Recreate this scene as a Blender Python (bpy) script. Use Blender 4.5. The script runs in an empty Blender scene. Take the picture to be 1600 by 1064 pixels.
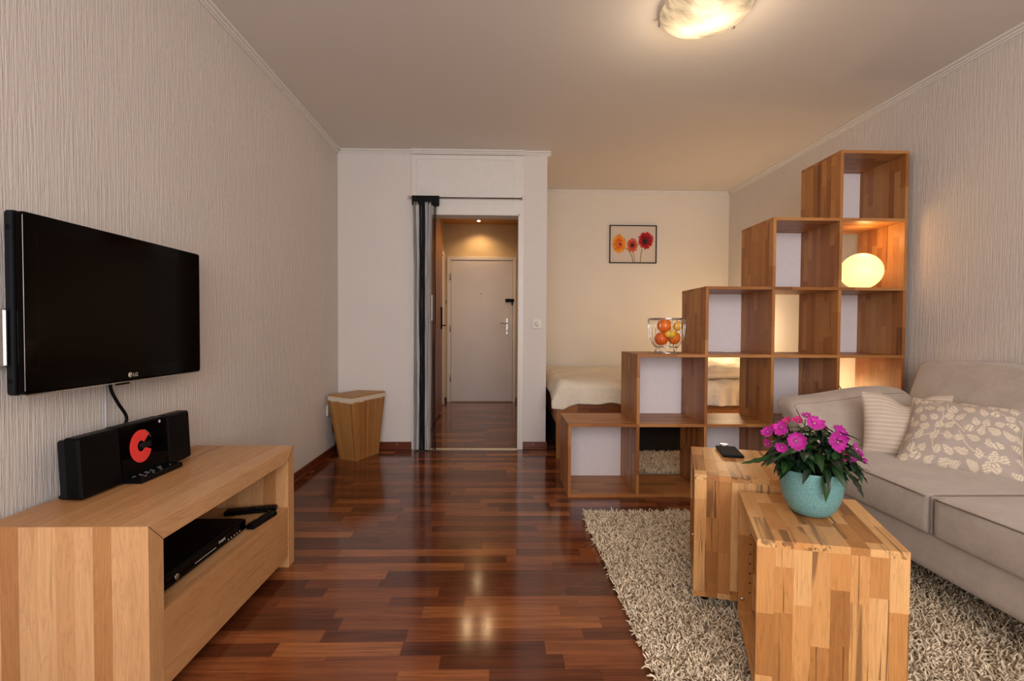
import bpy, bmesh, math, random
import numpy as np
from mathutils import Vector, Matrix
C = bpy.context.scene.collection
PI = math.pi
R = random.Random(7)

# ---------------------------------------------------------------- camera
F_PX = 757.0
def cam_axes(yaw=1.29, pitch=1.29, roll=0.3):
    y, p, r = map(math.radians, (yaw, pitch, roll))
    fw = Vector((math.sin(y)*math.cos(p), math.cos(y)*math.cos(p), -math.sin(p)))
    rt = Vector((math.cos(y), -math.sin(y), 0)); up = rt.cross(fw)
    return math.cos(r)*rt + math.sin(r)*up, math.cos(r)*up - math.sin(r)*rt, fw
RT, UP, FW = cam_axes()
CAM = Vector((0, 0, 1.0))
cd = bpy.data.cameras.new('camera'); cam = bpy.data.objects.new('camera', cd); C.objects.link(cam)
cd.sensor_width = 36; cd.lens = F_PX/1600*36; cd.clip_start = 0.02
cam.matrix_world = Matrix(((RT.x, UP.x, -FW.x, CAM.x), (RT.y, UP.y, -FW.y, CAM.y), (RT.z, UP.z, -FW.z, CAM.z), (0, 0, 0, 1)))
bpy.context.scene.camera = cam
def proj(P):
    v = Vector(P) - CAM; d = v.dot(FW)
    return (800 + F_PX*v.dot(RT)/d, 532 - F_PX*v.dot(UP)/d, d)

# ---------------------------------------------------------------- world, exposure, large lights
sc = bpy.context.scene
vs = sc.view_settings
vs.view_transform = 'Standard'; vs.look = 'None'; vs.gamma = 1; vs.use_curve_mapping = False
vs.exposure = 0.05
w = bpy.data.worlds.new('sky'); sc.world = w; w.use_nodes = True
w.node_tree.nodes['Background'].inputs[0].default_value = (.75, .87, 1, 1)
w.node_tree.nodes['Background'].inputs[1].default_value = 1.2
def light(name, kind, loc, power, col, size=0.1, sy=None, rot=None, **kw):
    l = bpy.data.lights.new(name, kind); l.energy = power; l.color = col
    if kind == 'AREA':
        l.size = size
        if sy: l.shape = 'RECTANGLE'; l.size_y = sy
    else: l.shadow_soft_size = size
    for k, v in kw.items(): setattr(l, k, v)
    o = bpy.data.objects.new(name, l); C.objects.link(o); o.location = loc
    if rot: o.rotation_euler = rot
    return o
# daylight entering through the big window behind the camera
light('window_daylight', 'AREA', (0.35, -1.52, 1.45), 88, (1, .95, .925), 2.9, 1.7, (PI/2, 0, 0))
# ceiling lamp (unseen point light added just below the bowl), bedside lamp behind the shelf, hall spots
light('ceiling_bulb_light', 'POINT', (0.92, 2.2, 2.22), 6.5, (1, .78, .52), .12)
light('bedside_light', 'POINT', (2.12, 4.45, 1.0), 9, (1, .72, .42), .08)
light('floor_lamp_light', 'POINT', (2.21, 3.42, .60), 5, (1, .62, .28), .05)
light('globe_cell_fill', 'POINT', (2.27, 2.985, 1.575), 1.3, (1, .60, .22), .05)  # unseen fill added above the globe to brighten its shelf cell
for hx, hy in ((-.372, 5.47), (-.145, 5.468), (-.302, 6.44)):
    light('hall_spot_light', 'SPOT', (hx, hy, 2.40), 12, (1, .64, .32), .03, spot_size=2.4, spot_blend=.8)

# ---------------------------------------------------------------- helpers
def prop(o, label=None, cat=None, group=None, kind=None):
    if label: o['label'] = label
    if cat: o['category'] = cat
    if group: o['group'] = group
    if kind: o['kind'] = kind
    return o
def thing(name, label, cat, loc=(0, 0, 0), rz=0, group=None):
    o = bpy.data.objects.new(name, None); C.objects.link(o); o.empty_display_size = .05
    o.location = loc; o.rotation_euler = (0, 0, rz)
    return prop(o, label, cat, group)
def copy_tree(o, parent=None):
    c = o.copy(); C.objects.link(c); c.parent = parent
    for ch in list(o.children): copy_tree(ch, c)
    return c

class MB:
    def __init__(s): s.v = []; s.f = []; s.t = []; s.w = []; s.sm = []
    def add(s, vs, fs, tone=(.5, .5, .5), wc=None, smooth=False):
        b = len(s.v); s.v += [tuple(p) for p in vs]
        s.f += [tuple(b+i for i in f) for f in fs]; s.sm += [smooth]*len(fs)
        if isinstance(tone, list): s.t += tone
        else: s.t += [tone]*len(vs)
        s.w += [tuple(p) for p in (wc if wc is not None else vs)]
        return s
    def cbox(s, p0, p1, ch=.001, M=None, tone=(.5, .5, .5), off=(0, 0, 0)):
        """chamfered box; M = (origin, u, v, w) maps the local box coordinates; wood coordinates follow the local x"""
        lo = [min(a, b) for a, b in zip(p0, p1)]; hi = [max(a, b) for a, b in zip(p0, p1)]
        ch = min(ch, *[(h-l)*.45 for l, h in zip(lo, hi)])
        vs = []; idx = {}
        for cx in (0, 1):
            for cy in (0, 1):
                for cz in (0, 1):
                    for ax in range(3):
                        p = [hi[i] if (cx, cy, cz)[i] else lo[i] for i in range(3)]
                        for j in range(3):
                            if j != ax: p[j] += -ch if (cx, cy, cz)[j] else ch
                        idx[(cx, cy, cz, ax)] = len(vs); vs.append(p)
        fs = []
        for ax in range(3):
            o1, o2 = [i for i in range(3) if i != ax]
            for sd in (0, 1):
                q = []
                for a, b in ((0, 0), (1, 0), (1, 1), (0, 1)):
                    c = [0, 0, 0]; c[ax] = sd; c[o1] = a; c[o2] = b; q.append(idx[tuple(c)+(ax,)])
                fs.append(q)
        for ax in range(3):   # edges along ax
            o1, o2 = [i for i in range(3) if i != ax]
            for a in (0, 1):
                for b in (0, 1):
                    c0 = [0, 0, 0]; c0[o1] = a; c0[o2] = b; c1 = list(c0); c1[ax] = 1
                    fs.append([idx[tuple(c0)+(o1,)], idx[tuple(c1)+(o1,)], idx[tuple(c1)+(o2,)], idx[tuple(c0)+(o2,)]])
        for cx in (0, 1):
            for cy in (0, 1):
                for cz in (0, 1): fs.append([idx[(cx, cy, cz, a)] for a in range(3)])
        wc = [(p[0]+off[0], p[1]+off[1], p[2]+off[2]) for p in vs]
        if M:
            o, u, v, w_ = [Vector(q) for q in M]
            vs = [o + u*p[0] + v*p[1] + w_*p[2] for p in vs]
        return s.add(vs, fs, tone, wc)
    def tube(s, pts, r, seg=8, closed=False, tone=(.5, .5, .5), cap=True):
        pts = [Vector(p) for p in pts]; n = len(pts); rs = r if isinstance(r, (list, tuple)) else [r]*n
        vs = []; prev = None
        for i, p in enumerate(pts):
            a = pts[(i-1) % n] if (closed or i > 0) else p
            b = pts[(i+1) % n] if (closed or i < n-1) else p
            t = (b-a).normalized()
            if prev is None: nx = t.orthogonal().normalized()
            else:
                nx = prev - t*prev.dot(t)
                nx = nx.normalized() if nx.length > 1e-6 else t.orthogonal().normalized()
            prev = nx; ny = t.cross(nx)
            for k in range(seg):
                an = 2*PI*k/seg; vs.append(p + (nx*math.cos(an)+ny*math.sin(an))*rs[i])
        fs = []
        for i in range(n if closed else n-1):
            j = (i+1) % n
            for k in range(seg):
                fs.append([i*seg+k, i*seg+(k+1) % seg, j*seg+(k+1) % seg, j*seg+k])
        if cap and not closed: fs += [list(range(seg))[::-1], [(n-1)*seg+k for k in range(seg)]]
        return s.add(vs, fs, tone, None, True)
    def lathe(s, prof, seg=32, c=(0, 0, 0), axis='Z', tone=(.5, .5, .5), sx=1, sy=1):
        vs = []; c = Vector(c)
        for (r, z) in prof:
            for k in range(seg):
                a = 2*PI*k/seg; x, y = r*math.cos(a)*sx, r*math.sin(a)*sy
                vs.append(c + Vector({'Z': (x, y, z), 'X': (z, x, y), 'Y': (y, z, x)}[axis]))
        fs = []
        for i in range(len(prof)-1):
            for k in range(seg):
                fs.append([i*seg+k, i*seg+(k+1) % seg, (i+1)*seg+(k+1) % seg, (i+1)*seg+k])
        if prof[0][0] > 1e-6: fs.append(list(range(seg))[::-1])
        if prof[-1][0] > 1e-6: fs.append([(len(prof)-1)*seg+k for k in range(seg)])
        return s.add(vs, fs, tone, None, True)
    def grid(s, fn, nu, nv, tone=None, closed_u=False):
        vs = []; ts = []
        for j in range(nv+1):
            for i in range(nu+1):
                u, v = i/nu, j/nv; vs.append(fn(u, v)); ts.append(tone(u, v) if callable(tone) else (tone or (.5, .5, .5)))
        fs = [[j*(nu+1)+i, j*(nu+1)+i+1, (j+1)*(nu+1)+i+1, (j+1)*(nu+1)+i] for j in range(nv) for i in range(nu)]
        return s.add(vs, fs, ts, None, True)
    def mesh(s, name):
        me = bpy.data.meshes.new(name)
        me.from_pydata(s.v, [], s.f)
        bm = bmesh.new(); bm.from_mesh(me)
        bmesh.ops.recalc_face_normals(bm, faces=bm.faces); bm.to_mesh(me); bm.free()
        me.polygons.foreach_set('use_smooth', s.sm)
        a = me.attributes.new('wc', 'FLOAT_VECTOR', 'POINT'); a.data.foreach_set('vector', [c for p in s.w for c in p])
        a = me.attributes.new('tone', 'FLOAT_COLOR', 'POINT'); a.data.foreach_set('color', [c for p in s.t for c in (*p, 1)])
        return me
    def build(s, name, mat, parent=None, **kw):
        me = s.mesh(name); me.materials.append(mat)
        o = bpy.data.objects.new(name, me); C.objects.link(o)
        if parent is not None: o.parent = parent
        return prop(o, **kw)
def struct(name, mb, mat, parent=None): return mb.build(name, mat, parent, kind='structure')
def weld(o, d=1e-5):
    bm = bmesh.new(); bm.from_mesh(o.data); bmesh.ops.remove_doubles(bm, verts=bm.verts, dist=d); bm.to_mesh(o.data); bm.free(); return o
def spline(pts, n=6):
    pts = [Vector(p) for p in pts]; P = [pts[0]*2-pts[1]] + pts + [pts[-1]*2-pts[-2]]; out = []
    for i in range(1, len(P)-2):
        for k in range(n):
            t = k/n; a, b, c, d = P[i-1:i+3]
            out.append(.5*((2*b)+(c-a)*t+(2*a-5*b+4*c-d)*t*t+(3*b-a-3*c+d)*t**3))
    return out+[pts[-1]]
def ring(c, r, n=40, axis='Z'):
    c = Vector(c)
    return [c + Vector({'Z': (math.cos(t)*r, math.sin(t)*r, 0), 'X': (0, math.cos(t)*r, math.sin(t)*r)}[axis]) for t in [2*PI*k/n for k in range(n)]]

# ---------------------------------------------------------------- materials
class NT:
    def __init__(s, name):
        s.m = bpy.data.materials.new(name); s.m.use_nodes = True; s.t = s.m.node_tree; s.b = s.t.nodes['Principled BSDF']; s.out = s.t.nodes['Material Output']
    def n(s, typ, **kw):
        nd = s.t.nodes.new('ShaderNode'+typ)
        for k, v in kw.items():
            if k.startswith('i_'): 
                key = k[2:]; key = int(key) if key.isdigit() else key
                nd.inputs[key].default_value = v
            else: setattr(nd, k, v)
        return nd
    def l(s, a, b): s.t.links.new(a, b)
    def attr(s, name): return s.n('Attribute', attribute_name=name)
    def mapping(s, src, scale):
        m = s.n('Mapping'); m.inputs['Scale'].default_value = scale; s.l(src, m.inputs[0]); return m.outputs[0]
    def noise(s, vec, scale=1, detail=3, rough=.5, dist=0):
        nd = s.n('TexNoise'); nd.inputs['Scale'].default_value = scale; nd.inputs['Detail'].default_value = detail
        nd.inputs['Roughness'].default_value = rough; nd.inputs['Distortion'].default_value = dist
        if vec is not None: s.l(vec, nd.inputs['Vector'])
        return nd.outputs[0]
    def ramp(s, src, stops):
        r = s.n('ValToRGB'); e = r.color_ramp.elements
        while len(e) < len(stops): e.new(.5)
        for k, (p, c) in enumerate(stops): e[k].position = p; e[k].color = (*c, 1) if len(c) == 3 else c
        s.l(src, r.inputs[0]); return r.outputs[0]
    def mix(s, fac, a, b, blend='MIX'):
        m = s.n('Mix', data_type='RGBA', blend_type=blend)
        for v, k in ((fac, 0), (a, 6), (b, 7)):
            if hasattr(v, 'links'): s.l(v, m.inputs[k])
            elif isinstance(v, (int, float)): m.inputs[k].default_value = v
            else: m.inputs[k].default_value = (*v, 1) if len(v) == 3 else v
        return m.outputs[2]
    def math(s, op, a, b=0.0, c=None):
        m = s.n('Math', operation=op)
        for v, k in ((a, 0), (b, 1), (c, 2)):
            if v is None: continue
            if hasattr(v, 'links'): s.l(v, m.inputs[k])
            else: m.inputs[k].default_value = v
        return m.outputs[0]
    def bump(s, h, strength=.3, dist=.002):
        b = s.n('Bump'); b.inputs['Strength'].default_value = strength; b.inputs['Distance'].default_value = dist
        s.l(h, b.inputs['Height']); s.l(b.outputs[0], s.b.inputs['Normal'])
    def base(s, col, rough=.5, metal=0, spec=.5):
        if hasattr(col, 'links'): s.l(col, s.b.inputs['Base Color'])
        else: s.b.inputs['Base Color'].default_value = (*col, 1)
        if hasattr(rough, 'links'): s.l(rough, s.b.inputs['Roughness'])
        else: s.b.inputs['Roughness'].default_value = rough
        s.b.inputs['Metallic'].default_value = metal; s.b.inputs['Specular IOR Level'].default_value = spec
        return s
def plain(name, col, rough=.5, metal=0, spec=.5, var=.06, scale=30):
    k = NT(name); g = k.n('TexCoord').outputs['Object']
    nz = k.noise(g, scale, 2)
    c = k.mix(k.ramp(nz, [(.3, (0, 0, 0)), (.7, (1, 1, 1))]), tuple(x*(1-var) for x in col), tuple(min(1, x*(1+var)) for x in col))
    k.base(c, rough, metal, spec); return k.m
def sep(k, col):
    s_ = k.n('SeparateColor'); k.l(col, s_.inputs[0]); return s_.outputs
def wood(name, light_, mid, dark, rough=.42, streak=(.09, .035, .012), thin=.35):
    k = NT(name); wc = k.attr('wc').outputs['Vector']; tn = sep(k, k.attr('tone').outputs['Color'])
    base = k.ramp(tn[0], [(0, light_), (.55, mid), (1, dark)])
    # cathedral figure
    fig = k.noise(k.mapping(wc, (2.2, 26, 26)), 1, 3, .55, 1.6)
    figb = k.math('FRACT', k.math('MULTIPLY', fig, 7.0))
    figr = k.ramp(figb, [(0, (.80, .76, .72)), (.25, (1.0, 1.0, 1.0)), (.8, (1.06, 1.05, 1.02)), (1, (.80, .76, .72))])
    c = k.mix(.6, base, figr, 'MULTIPLY')
    fine = k.noise(k.mapping(wc, (14, 420, 420)), 1, 3, .6)
    c = k.mix(.6, c, k.ramp(fine, [(.3, (.80, .77, .74)), (.6, (1.06, 1.06, 1.05))]), 'MULTIPLY')
    st = k.noise(k.mapping(wc, (1.6, 34, 34)), 1, 2, .5, .8)
    stm = k.math('MULTIPLY', k.ramp(st, [(.56, (0, 0, 0)), (.64, (1, 1, 1))]), tn[1])
    c = k.mix(stm, c, k.mix(.35, streak, c))
    th = k.noise(k.mapping(wc, (1.3, 85, 85)), 1, 2, .5, .5)
    thm = k.math('MULTIPLY', k.ramp(th, [(.63, (0, 0, 0)), (.68, (1, 1, 1))]), k.math('MULTIPLY', k.math('GREATER_THAN', tn[2], .45), .8))
    c = k.mix(k.math('MULTIPLY', thm, thin), c, streak)
    big = k.noise(k.mapping(wc, (1.5, 7, 7)), 1, 2)
    c = k.mix(.5, c, k.ramp(big, [(.3, (.84, .80, .76)), (.7, (1.1, 1.1, 1.08))]), 'MULTIPLY')
    k.base(c, rough, 0, .4); k.bump(fine, .12, .0008)
    return k.m
M = {}
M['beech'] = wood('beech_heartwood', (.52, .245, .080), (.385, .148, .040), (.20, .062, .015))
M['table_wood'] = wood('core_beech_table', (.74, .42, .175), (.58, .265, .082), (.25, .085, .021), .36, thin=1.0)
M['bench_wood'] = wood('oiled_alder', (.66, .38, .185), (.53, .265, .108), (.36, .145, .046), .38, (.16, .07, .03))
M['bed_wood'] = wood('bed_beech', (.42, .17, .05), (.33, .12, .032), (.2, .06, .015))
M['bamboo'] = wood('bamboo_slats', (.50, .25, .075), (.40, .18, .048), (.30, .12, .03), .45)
# floor laminate
k = NT('merbau_laminate'); wc = k.attr('wc').outputs['Vector']; tn = sep(k, k.attr('tone').outputs['Color'])
base = k.ramp(tn[0], [(0, (.085, .022, .009)), (.45, (.155, .042, .015)), (.8, (.235, .070, .022)), (1, (.33, .112, .034))])
gr = k.noise(k.mapping(wc, (5, 130, 130)), 1, 4, .65)
c = k.mix(.85, base, k.ramp(gr, [(.30, (.50, .45, .42)), (.50, (1, 1, 1)), (.72, (1.35, 1.3, 1.25))]), 'MULTIPLY')
g2 = k.noise(k.mapping(wc, (1.2, 22, 22)), 1, 2, .5, .7)
c = k.mix(.5, c, k.ramp(g2, [(.35, (.6, .55, .55)), (.65, (1.2, 1.2, 1.2))]), 'MULTIPLY')
k.base(c, .13, 0, .5); k.bump(gr, .05, .0003); M['floor'] = k.m
M['base_wood'] = wood('merbau_skirting', (.16, .035, .012), (.12, .024, .009), (.07, .014, .006), .35)
# textured wallpaper
def paper(name, col, sx=150, sz=6, st=.5, dist=.004, var=.04):
    k = NT(name); g = k.n('TexCoord').outputs['Object']
    n1 = k.noise(k.mapping(g, (sx, sx, sz)), 1, 4, .62, .35); n2 = k.noise(k.mapping(g, (sx*2.6, sx*2.6, sz*9)), 1, 2)
    h = k.math('ADD', k.ramp(n1, [(.35, (0, 0, 0)), (.66, (1, 1, 1))]), k.math('MULTIPLY', n2, .5))
    b = k.noise(g, 2.0, 2)
    c = k.mix(k.ramp(b, [(.3, (0, 0, 0)), (.7, (1, 1, 1))]), tuple(x*(1-var) for x in col), col)
    k.base(c, .78, 0, .3); k.bump(h, st, dist); return k.m
WALLC = (.69, .625, .575)
M['paper'] = paper('ribbed_wallpaper', WALLC)
M['paper_fine'] = paper('fine_wallpaper', (.74, .68, .64), 120, 7, .3, .002)
M['paper_alcove'] = paper('alcove_wallpaper', (.74, .67, .58), 120, 7, .3, .002)
k = NT('ceiling_paper'); g = k.n('TexCoord').outputs['Object']; nz = k.noise(k.mapping(g, (60, 160, 100)), 1, 3, .6)
k.base((.70, .645, .595), .85, 0, .3); k.bump(nz, .35, .002); M['ceiling'] = k.m
M['white_trim'] = plain('white_lacquer_trim', (.74, .70, .66), .4, var=.02)
M['door_white'] = plain('white_door_paint', (.70, .66, .66), .4, var=.03, scale=4)
M['panel_white'] = plain('white_back_panel', (.86, .79, .80), .45, var=.02)
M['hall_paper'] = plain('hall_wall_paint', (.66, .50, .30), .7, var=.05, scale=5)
M['hall_ceiling'] = plain('hall_ceiling_warm_lit', (.50, .25, .09), .6)  # orange of the warm hall light put into the ceiling colour
M['hall_wood'] = wood('hall_wardrobe_veneer', (.30, .12, .04), (.24, .09, .03), (.16, .05, .02))
M['black'] = plain('black_plastic', (.0022, .0022, .0028), .42, spec=.10, var=.2)
M['black_matte'] = plain('black_cloth', (.006, .006, .007), .8)
M['gloss'] = plain('black_gloss', (.0015, .001, .001), .07, spec=.06, var=.1)
M['side_black'] = plain('dark_grey_plastic', (.005, .006, .008), .45, spec=.18)
M['dark'] = plain('dark_underbed_shade', (.008, .006, .005), .9)  # shade under the bed put into a near-black colour
M['chrome'] = plain('chrome', (.75, .74, .72), .12, 1, var=.03)
M['steel'] = plain('brushed_steel', (.42, .40, .38), .3, 1)
M['rod'] = plain('dark_steel_rod', (.08, .07, .065), .3, .8)
M['brass'] = plain('pale_metal_strip', (.75, .62, .42), .3, .7)
M['red_disc'] = plain('red_disc_print', (.85, .045, .04), .3, var=.05, scale=8)
M['display'] = plain('grey_print', (.5, .5, .52), .5)
M['logo'] = plain('silver_logo_print', (.62, .55, .45), .4)
M['ivory'] = plain('ivory_plastic', (.72, .68, .60), .4)
M['liner'] = plain('cream_liner_cloth', (.70, .60, .48), .85, scale=80)
k = NT('greige_suede'); g = k.n('TexCoord').outputs['Object']
a = k.noise(g, 9, 4, .6); b = k.noise(g, 60, 3)
c = k.mix(k.ramp(a, [(.3, (0, 0, 0)), (.7, (1, 1, 1))]), (.45, .375, .315), (.54, .455, .385))
c = k.mix(.25, c, k.ramp(b, [(.3, (.75, .75, .75)), (.7, (1.1, 1.1, 1.1))]), 'MULTIPLY')
k.base(c, .9, 0, .2); k.b.inputs['Sheen Weight'].default_value = .25; k.b.inputs['Sheen Roughness'].default_value = .5
k.bump(k.noise(g, 500, 2), .15, .001); M['sofa'] = k.m
M['seam'] = plain('sofa_seam_thread', (.17, .13, .105), .9)
k = NT('tone_cloth'); tn = k.attr('tone').outputs['Color']; g = k.n('TexCoord').outputs['Object']
wv = k.noise(k.mapping(g, (500, 500, 500)), 1, 2)
k.base(k.mix(.3, tn, k.ramp(wv, [(.3, (.75, .75, .75)), (.7, (1.1, 1.1, 1.1))]), 'MULTIPLY'), .9, 0, .15); k.bump(wv, .2, .001)
M['tone_cloth'] = k.m
k = NT('cotton_bedding'); g = k.n('TexCoord').outputs['Object']
a = k.noise(g, 7, 4, .6, 1.2); b = k.noise(g, 22, 3, .6, .6)
k.base(k.mix(a, (.74, .65, .52), (.84, .76, .63)), .85, 0, .2); k.bump(k.math('ADD', a, k.math('MULTIPLY', b, .45)), .55, .022)
M['bedding'] = k.m
k = NT('shag_yarn'); k.base(k.attr('tone').outputs['Color'], .85, 0, .2); M['yarn'] = k.m
k = NT('tone_paint'); k.base(k.attr('tone').outputs['Color'], .6, 0, .3); M['tone_paint'] = k.m
k = NT('teal_glaze'); g = k.n('TexCoord').outputs['Object']; nz = k.noise(g, 330, 3, .7)
k.base(k.ramp(nz, [(.3, (.075, .19, .185)), (.5, (.14, .31, .30)), (.7, (.23, .42, .40))]), .38, 0, .45); M['teal'] = k.m
k = NT('leaf_green'); g = k.n('TexCoord').outputs['Object']; nz = k.noise(g, 40, 3)
tn = k.attr('tone').outputs['Color']
k.base(k.mix(.5, tn, k.ramp(nz, [(.3, (.5, .5, .5)), (.7, (1.2, 1.2, 1.2))]), 'MULTIPLY'), .32, 0, .5); M['leaf'] = k.m
k = NT('petal_magenta'); k.base(k.attr('tone').outputs['Color'], .55, 0, .3); k.b.inputs['Sheen Weight'].default_value = .3; M['petal'] = k.m
M['soil'] = plain('potting_soil', (.02, .012, .008), .95, var=.5, scale=150)
k = NT('orange_peel'); g = k.n('TexCoord').outputs['Object']; k.base(k.attr('tone').outputs['Color'], .4, 0, .5); k.bump(k.noise(g, 350, 2), .3, .001); M['peel'] = k.m
# lamp glasses: they give off light
k = NT('opal_globe_lit'); k.base((.9, .7, .4), .35)
k.b.inputs['Emission Color'].default_value = (1, .61, .25, 1); k.b.inputs['Emission Strength'].default_value = 1.4; M['globe'] = k.m
k = NT('alabaster_bowl_lit'); g = k.n('TexCoord').outputs['Object']
sw = k.noise(k.mapping(g, (5, 9, 4)), 1, 3, .55, 2.5)
def blob(px_, py_, r_):
    v = k.n('VectorMath', operation='DISTANCE'); k.l(g, v.inputs[0]); v.inputs[1].default_value = (px_, py_, -.05)
    return k.math('POWER', k.math('MAXIMUM', k.math('SUBTRACT', 1.0, k.math('DIVIDE', v.outputs['Value'], r_)), 0.0), 1.5)
hot = k.math('ADD', blob(-.045, .075, .13), blob(.055, -.01, .13))
em = k.math('ADD', k.math('MULTIPLY', k.ramp(sw, [(.36, (.50, .44, .36)), (.60, (.95, .95, .95))]), .80), k.math('MULTIPLY', hot, 2.2))
k.base((.10, .09, .07), .3); k.b.inputs['Emission Color'].default_value = (1, .70, .40, 1); k.l(em, k.b.inputs['Emission Strength']); M['alabaster'] = k.m
k = NT('spot_bulb_lit'); k.b.inputs['Emission Color'].default_value = (1, .8, .5, 1); k.b.inputs['Emission Strength'].default_value = 30; M['spot'] = k.m

def rt(lo=0, hi=1, streak=.3):
    return (R.uniform(lo, hi), 1.0 if R.random() < streak else 0.0, R.random())
def roff(): return (R.uniform(0, 50), R.uniform(0, 50), R.uniform(0, 50))
def staves(L, W, sw, lmin, lmax):
    """(a0,a1,b0,b1) rectangles of a finger-jointed panel, L along the grain"""
    n = max(1, round(W/sw)); out = []
    for i in range(n):
        b0, b1 = W*i/n, W*(i+1)/n; a = -R.uniform(0, lmax*.8) if lmin < 1 else 0
        while a < L:
            a2 = a + R.uniform(lmin, lmax); s0, s1 = max(0, a), min(L, a2)
            if L - s1 < .03: s1 = L; a2 = L+1
            if s1 - s0 > .001: out.append((s0, s1, b0, b1))
            a = a2
    return out
def panel(name, mat, parent, o, u, v, w_, L, W, T, sw=.04, lmin=.1, lmax=.3, tones=(.0, 1), streak=.3, single=False, ch=.0004, warp=None):
    """wood panel of staves. u = grain, v = across, w_ = thickness. single: every stave an object under the core slab"""
    Mx = (o, u, v, w_)
    if not single:
        mb = MB()
        for a0, a1, b0, b1 in staves(L, W, sw, lmin, lmax):
            mb.cbox((a0, b0, 0), (a1, b1, T), ch, Mx, rt(*tones, streak), roff())
        if warp: mb.v = [warp(p) for p in mb.v]
        return mb.build(name, mat, parent)
    core = MB().cbox((.002, .002, .003), (L-.002, W-.002, T-.003), .0005, Mx, rt(*tones, 0), roff())
    if warp: core.v = [warp(p, .003) for p in core.v]
    core = core.build(name, mat, parent)
    for a0, a1, b0, b1 in staves(L, W, sw, lmin, lmax):
        sm = MB().cbox((a0, b0, 0), (a1, b1, T), ch, Mx, rt(*tones, streak), roff())
        if warp: sm.v = [warp(p) for p in sm.v]
        sm.build('stave', mat, core)
    return core
X, Y, Z = Vector((1, 0, 0)), Vector((0, 1, 0)), Vector((0, 0, 1))

# ================================================================ SETTING
H = 2.47
def rwx(y): return 2.489 - .0265*(y-2.29)      # right wall runs slightly inwards
def lwx(y): return -1.333 - .0075*(y-2.2)
YB = -1.6; YF = 4.035; YA = 5.117; YH = 6.67
def quadbox(pts, z0, z1, mb=None):
    mb = mb or MB(); n = len(pts)
    vs = [(x, y, z0) for x, y in pts] + [(x, y, z1) for x, y in pts]
    fs = [list(range(n))[::-1], list(range(n, 2*n))] + [[i, (i+1) % n, n+(i+1) % n, n+i] for i in range(n)]
    return mb.add(vs, fs)
struct('wall_left', quadbox([(lwx(YB), YB), (lwx(YF), YF), (lwx(YF)-.12, YF), (lwx(YB)-.12, YB)], 0, H), M['paper'])
struct('wall_right', quadbox([(rwx(YB), YB), (rwx(YA), YA), (rwx(YA)+.12, YA), (rwx(YB)+.12, YB)], 0, H), M['paper'])
OX0, OX1, OZ = -.60, .138, 1.94
WO0, WO1 = OX0-.03, OX1+.03
mb = MB(); quadbox([(lwx(YF)-.12, YF), (WO0, YF), (WO0, YF+.12), (lwx(YF)-.12, YF+.12)], 0, H, mb)
quadbox([(WO1, YF), (.376, YF), (.376, YF+.12), (WO1, YF+.12)], 0, H, mb)
quadbox([(WO0, YF), (WO1, YF), (WO1, YF+.12), (WO0, YF+.12)], OZ+.03, H, mb)
struct('wall_far', mb, M['paper_fine'])
struct('wall_partition', quadbox([(.243, YF+.12), (.376, YF+.12), (.376, YH+.12), (.243, YH+.12)], 0, H), M['paper_fine'])
struct('wall_alcove', quadbox([(.376, YA), (rwx(YA)+.12, YA), (rwx(YA)+.12, YA+.12), (.376, YA+.12)], 0, H), M['paper_alcove'])
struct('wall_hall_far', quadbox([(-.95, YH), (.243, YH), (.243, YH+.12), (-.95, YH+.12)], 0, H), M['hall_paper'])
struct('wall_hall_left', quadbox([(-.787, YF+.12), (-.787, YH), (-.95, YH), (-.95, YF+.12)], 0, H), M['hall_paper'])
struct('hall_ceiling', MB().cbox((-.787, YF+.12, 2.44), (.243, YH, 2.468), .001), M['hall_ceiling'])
struct('ceiling', quadbox([(-1.6, YB-.12), (2.8, YB-.12), (2.8, YH+.12), (-1.6, YH+.12)], H, H+.1), M['ceiling'])
# wall behind the camera with its window opening
wx0, wx1, wz0, wz1 = -1.15, 1.85, .45, 2.3
mb = MB()
for a, b, c_, d in ((-1.5, wx0, 0, H), (wx1, 2.75, 0, H), (wx0, wx1, 0, wz0), (wx0, wx1, wz1, H)):
    quadbox([(a, YB), (b, YB), (b, YB-.12), (a, YB-.12)], c_, d, mb)
struct('wall_behind', mb, M['paper_fine'])
wf = MB()
for a, b in ((wx0, wx0+.06), (.32, .38), (wx1-.06, wx1)): wf.cbox((a, YB-.09, wz0), (b, YB-.03, wz1), .004)
for a, b in ((wz0, wz0+.06), (wz1-.06, wz1)): wf.cbox((wx0, YB-.09, a), (wx1, YB-.03, b), .004)
struct('window_1', wf, M['white_trim'])

# floor: base slab + laminate strips (each strip its own piece as far as the limit goes)
fl = struct('floor', quadbox([(-1.6, YB-.12), (2.8, YB-.12), (2.8, YH+.12), (-1.6, YH+.12)], -.12, -.0035), M['base_wood'])
PITCH = .0653; strips = []
row = 0; y = YB
while y < YH:
    inhall = y > YF-.0
    x = -1.36 - R.uniform(0, .4); xe = 2.56
    # three strips side by side belong to one board: ends step in a loose rhythm
    while x < xe:
        L = R.choice((.27, .33, .38, .42, .46, .55)) * R.uniform(.92, 1.08)
        x2 = min(x+L, xe)
        a, b = max(x, -1.36), x2
        if inhall and y < YA and a < .37 < b: pass
        if b - a > .02 and not (y > YA and a > .25) and not (inhall and b < -.95): strips.append((a, b, y, y+PITCH))
        x = x2
    y += PITCH; row += 1
def hidden(s_):
    a, b, y0, y1 = s_; cx, cy = (a+b)/2, (y0+y1)/2
    if y0 > YF: return True
    if cx > .6 and cy < 2.5: return True
    if a > .45 and cy > 2.9: return True
    if b < -.9 and cy < 2.0: return True
    if cy < .9: return True
    px, py, d = proj((max(-1.3, min(cx, .44)), cy, 0))
    return d < .2 or not (-150 < px < 1750 and 0 < py < 1120)
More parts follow.
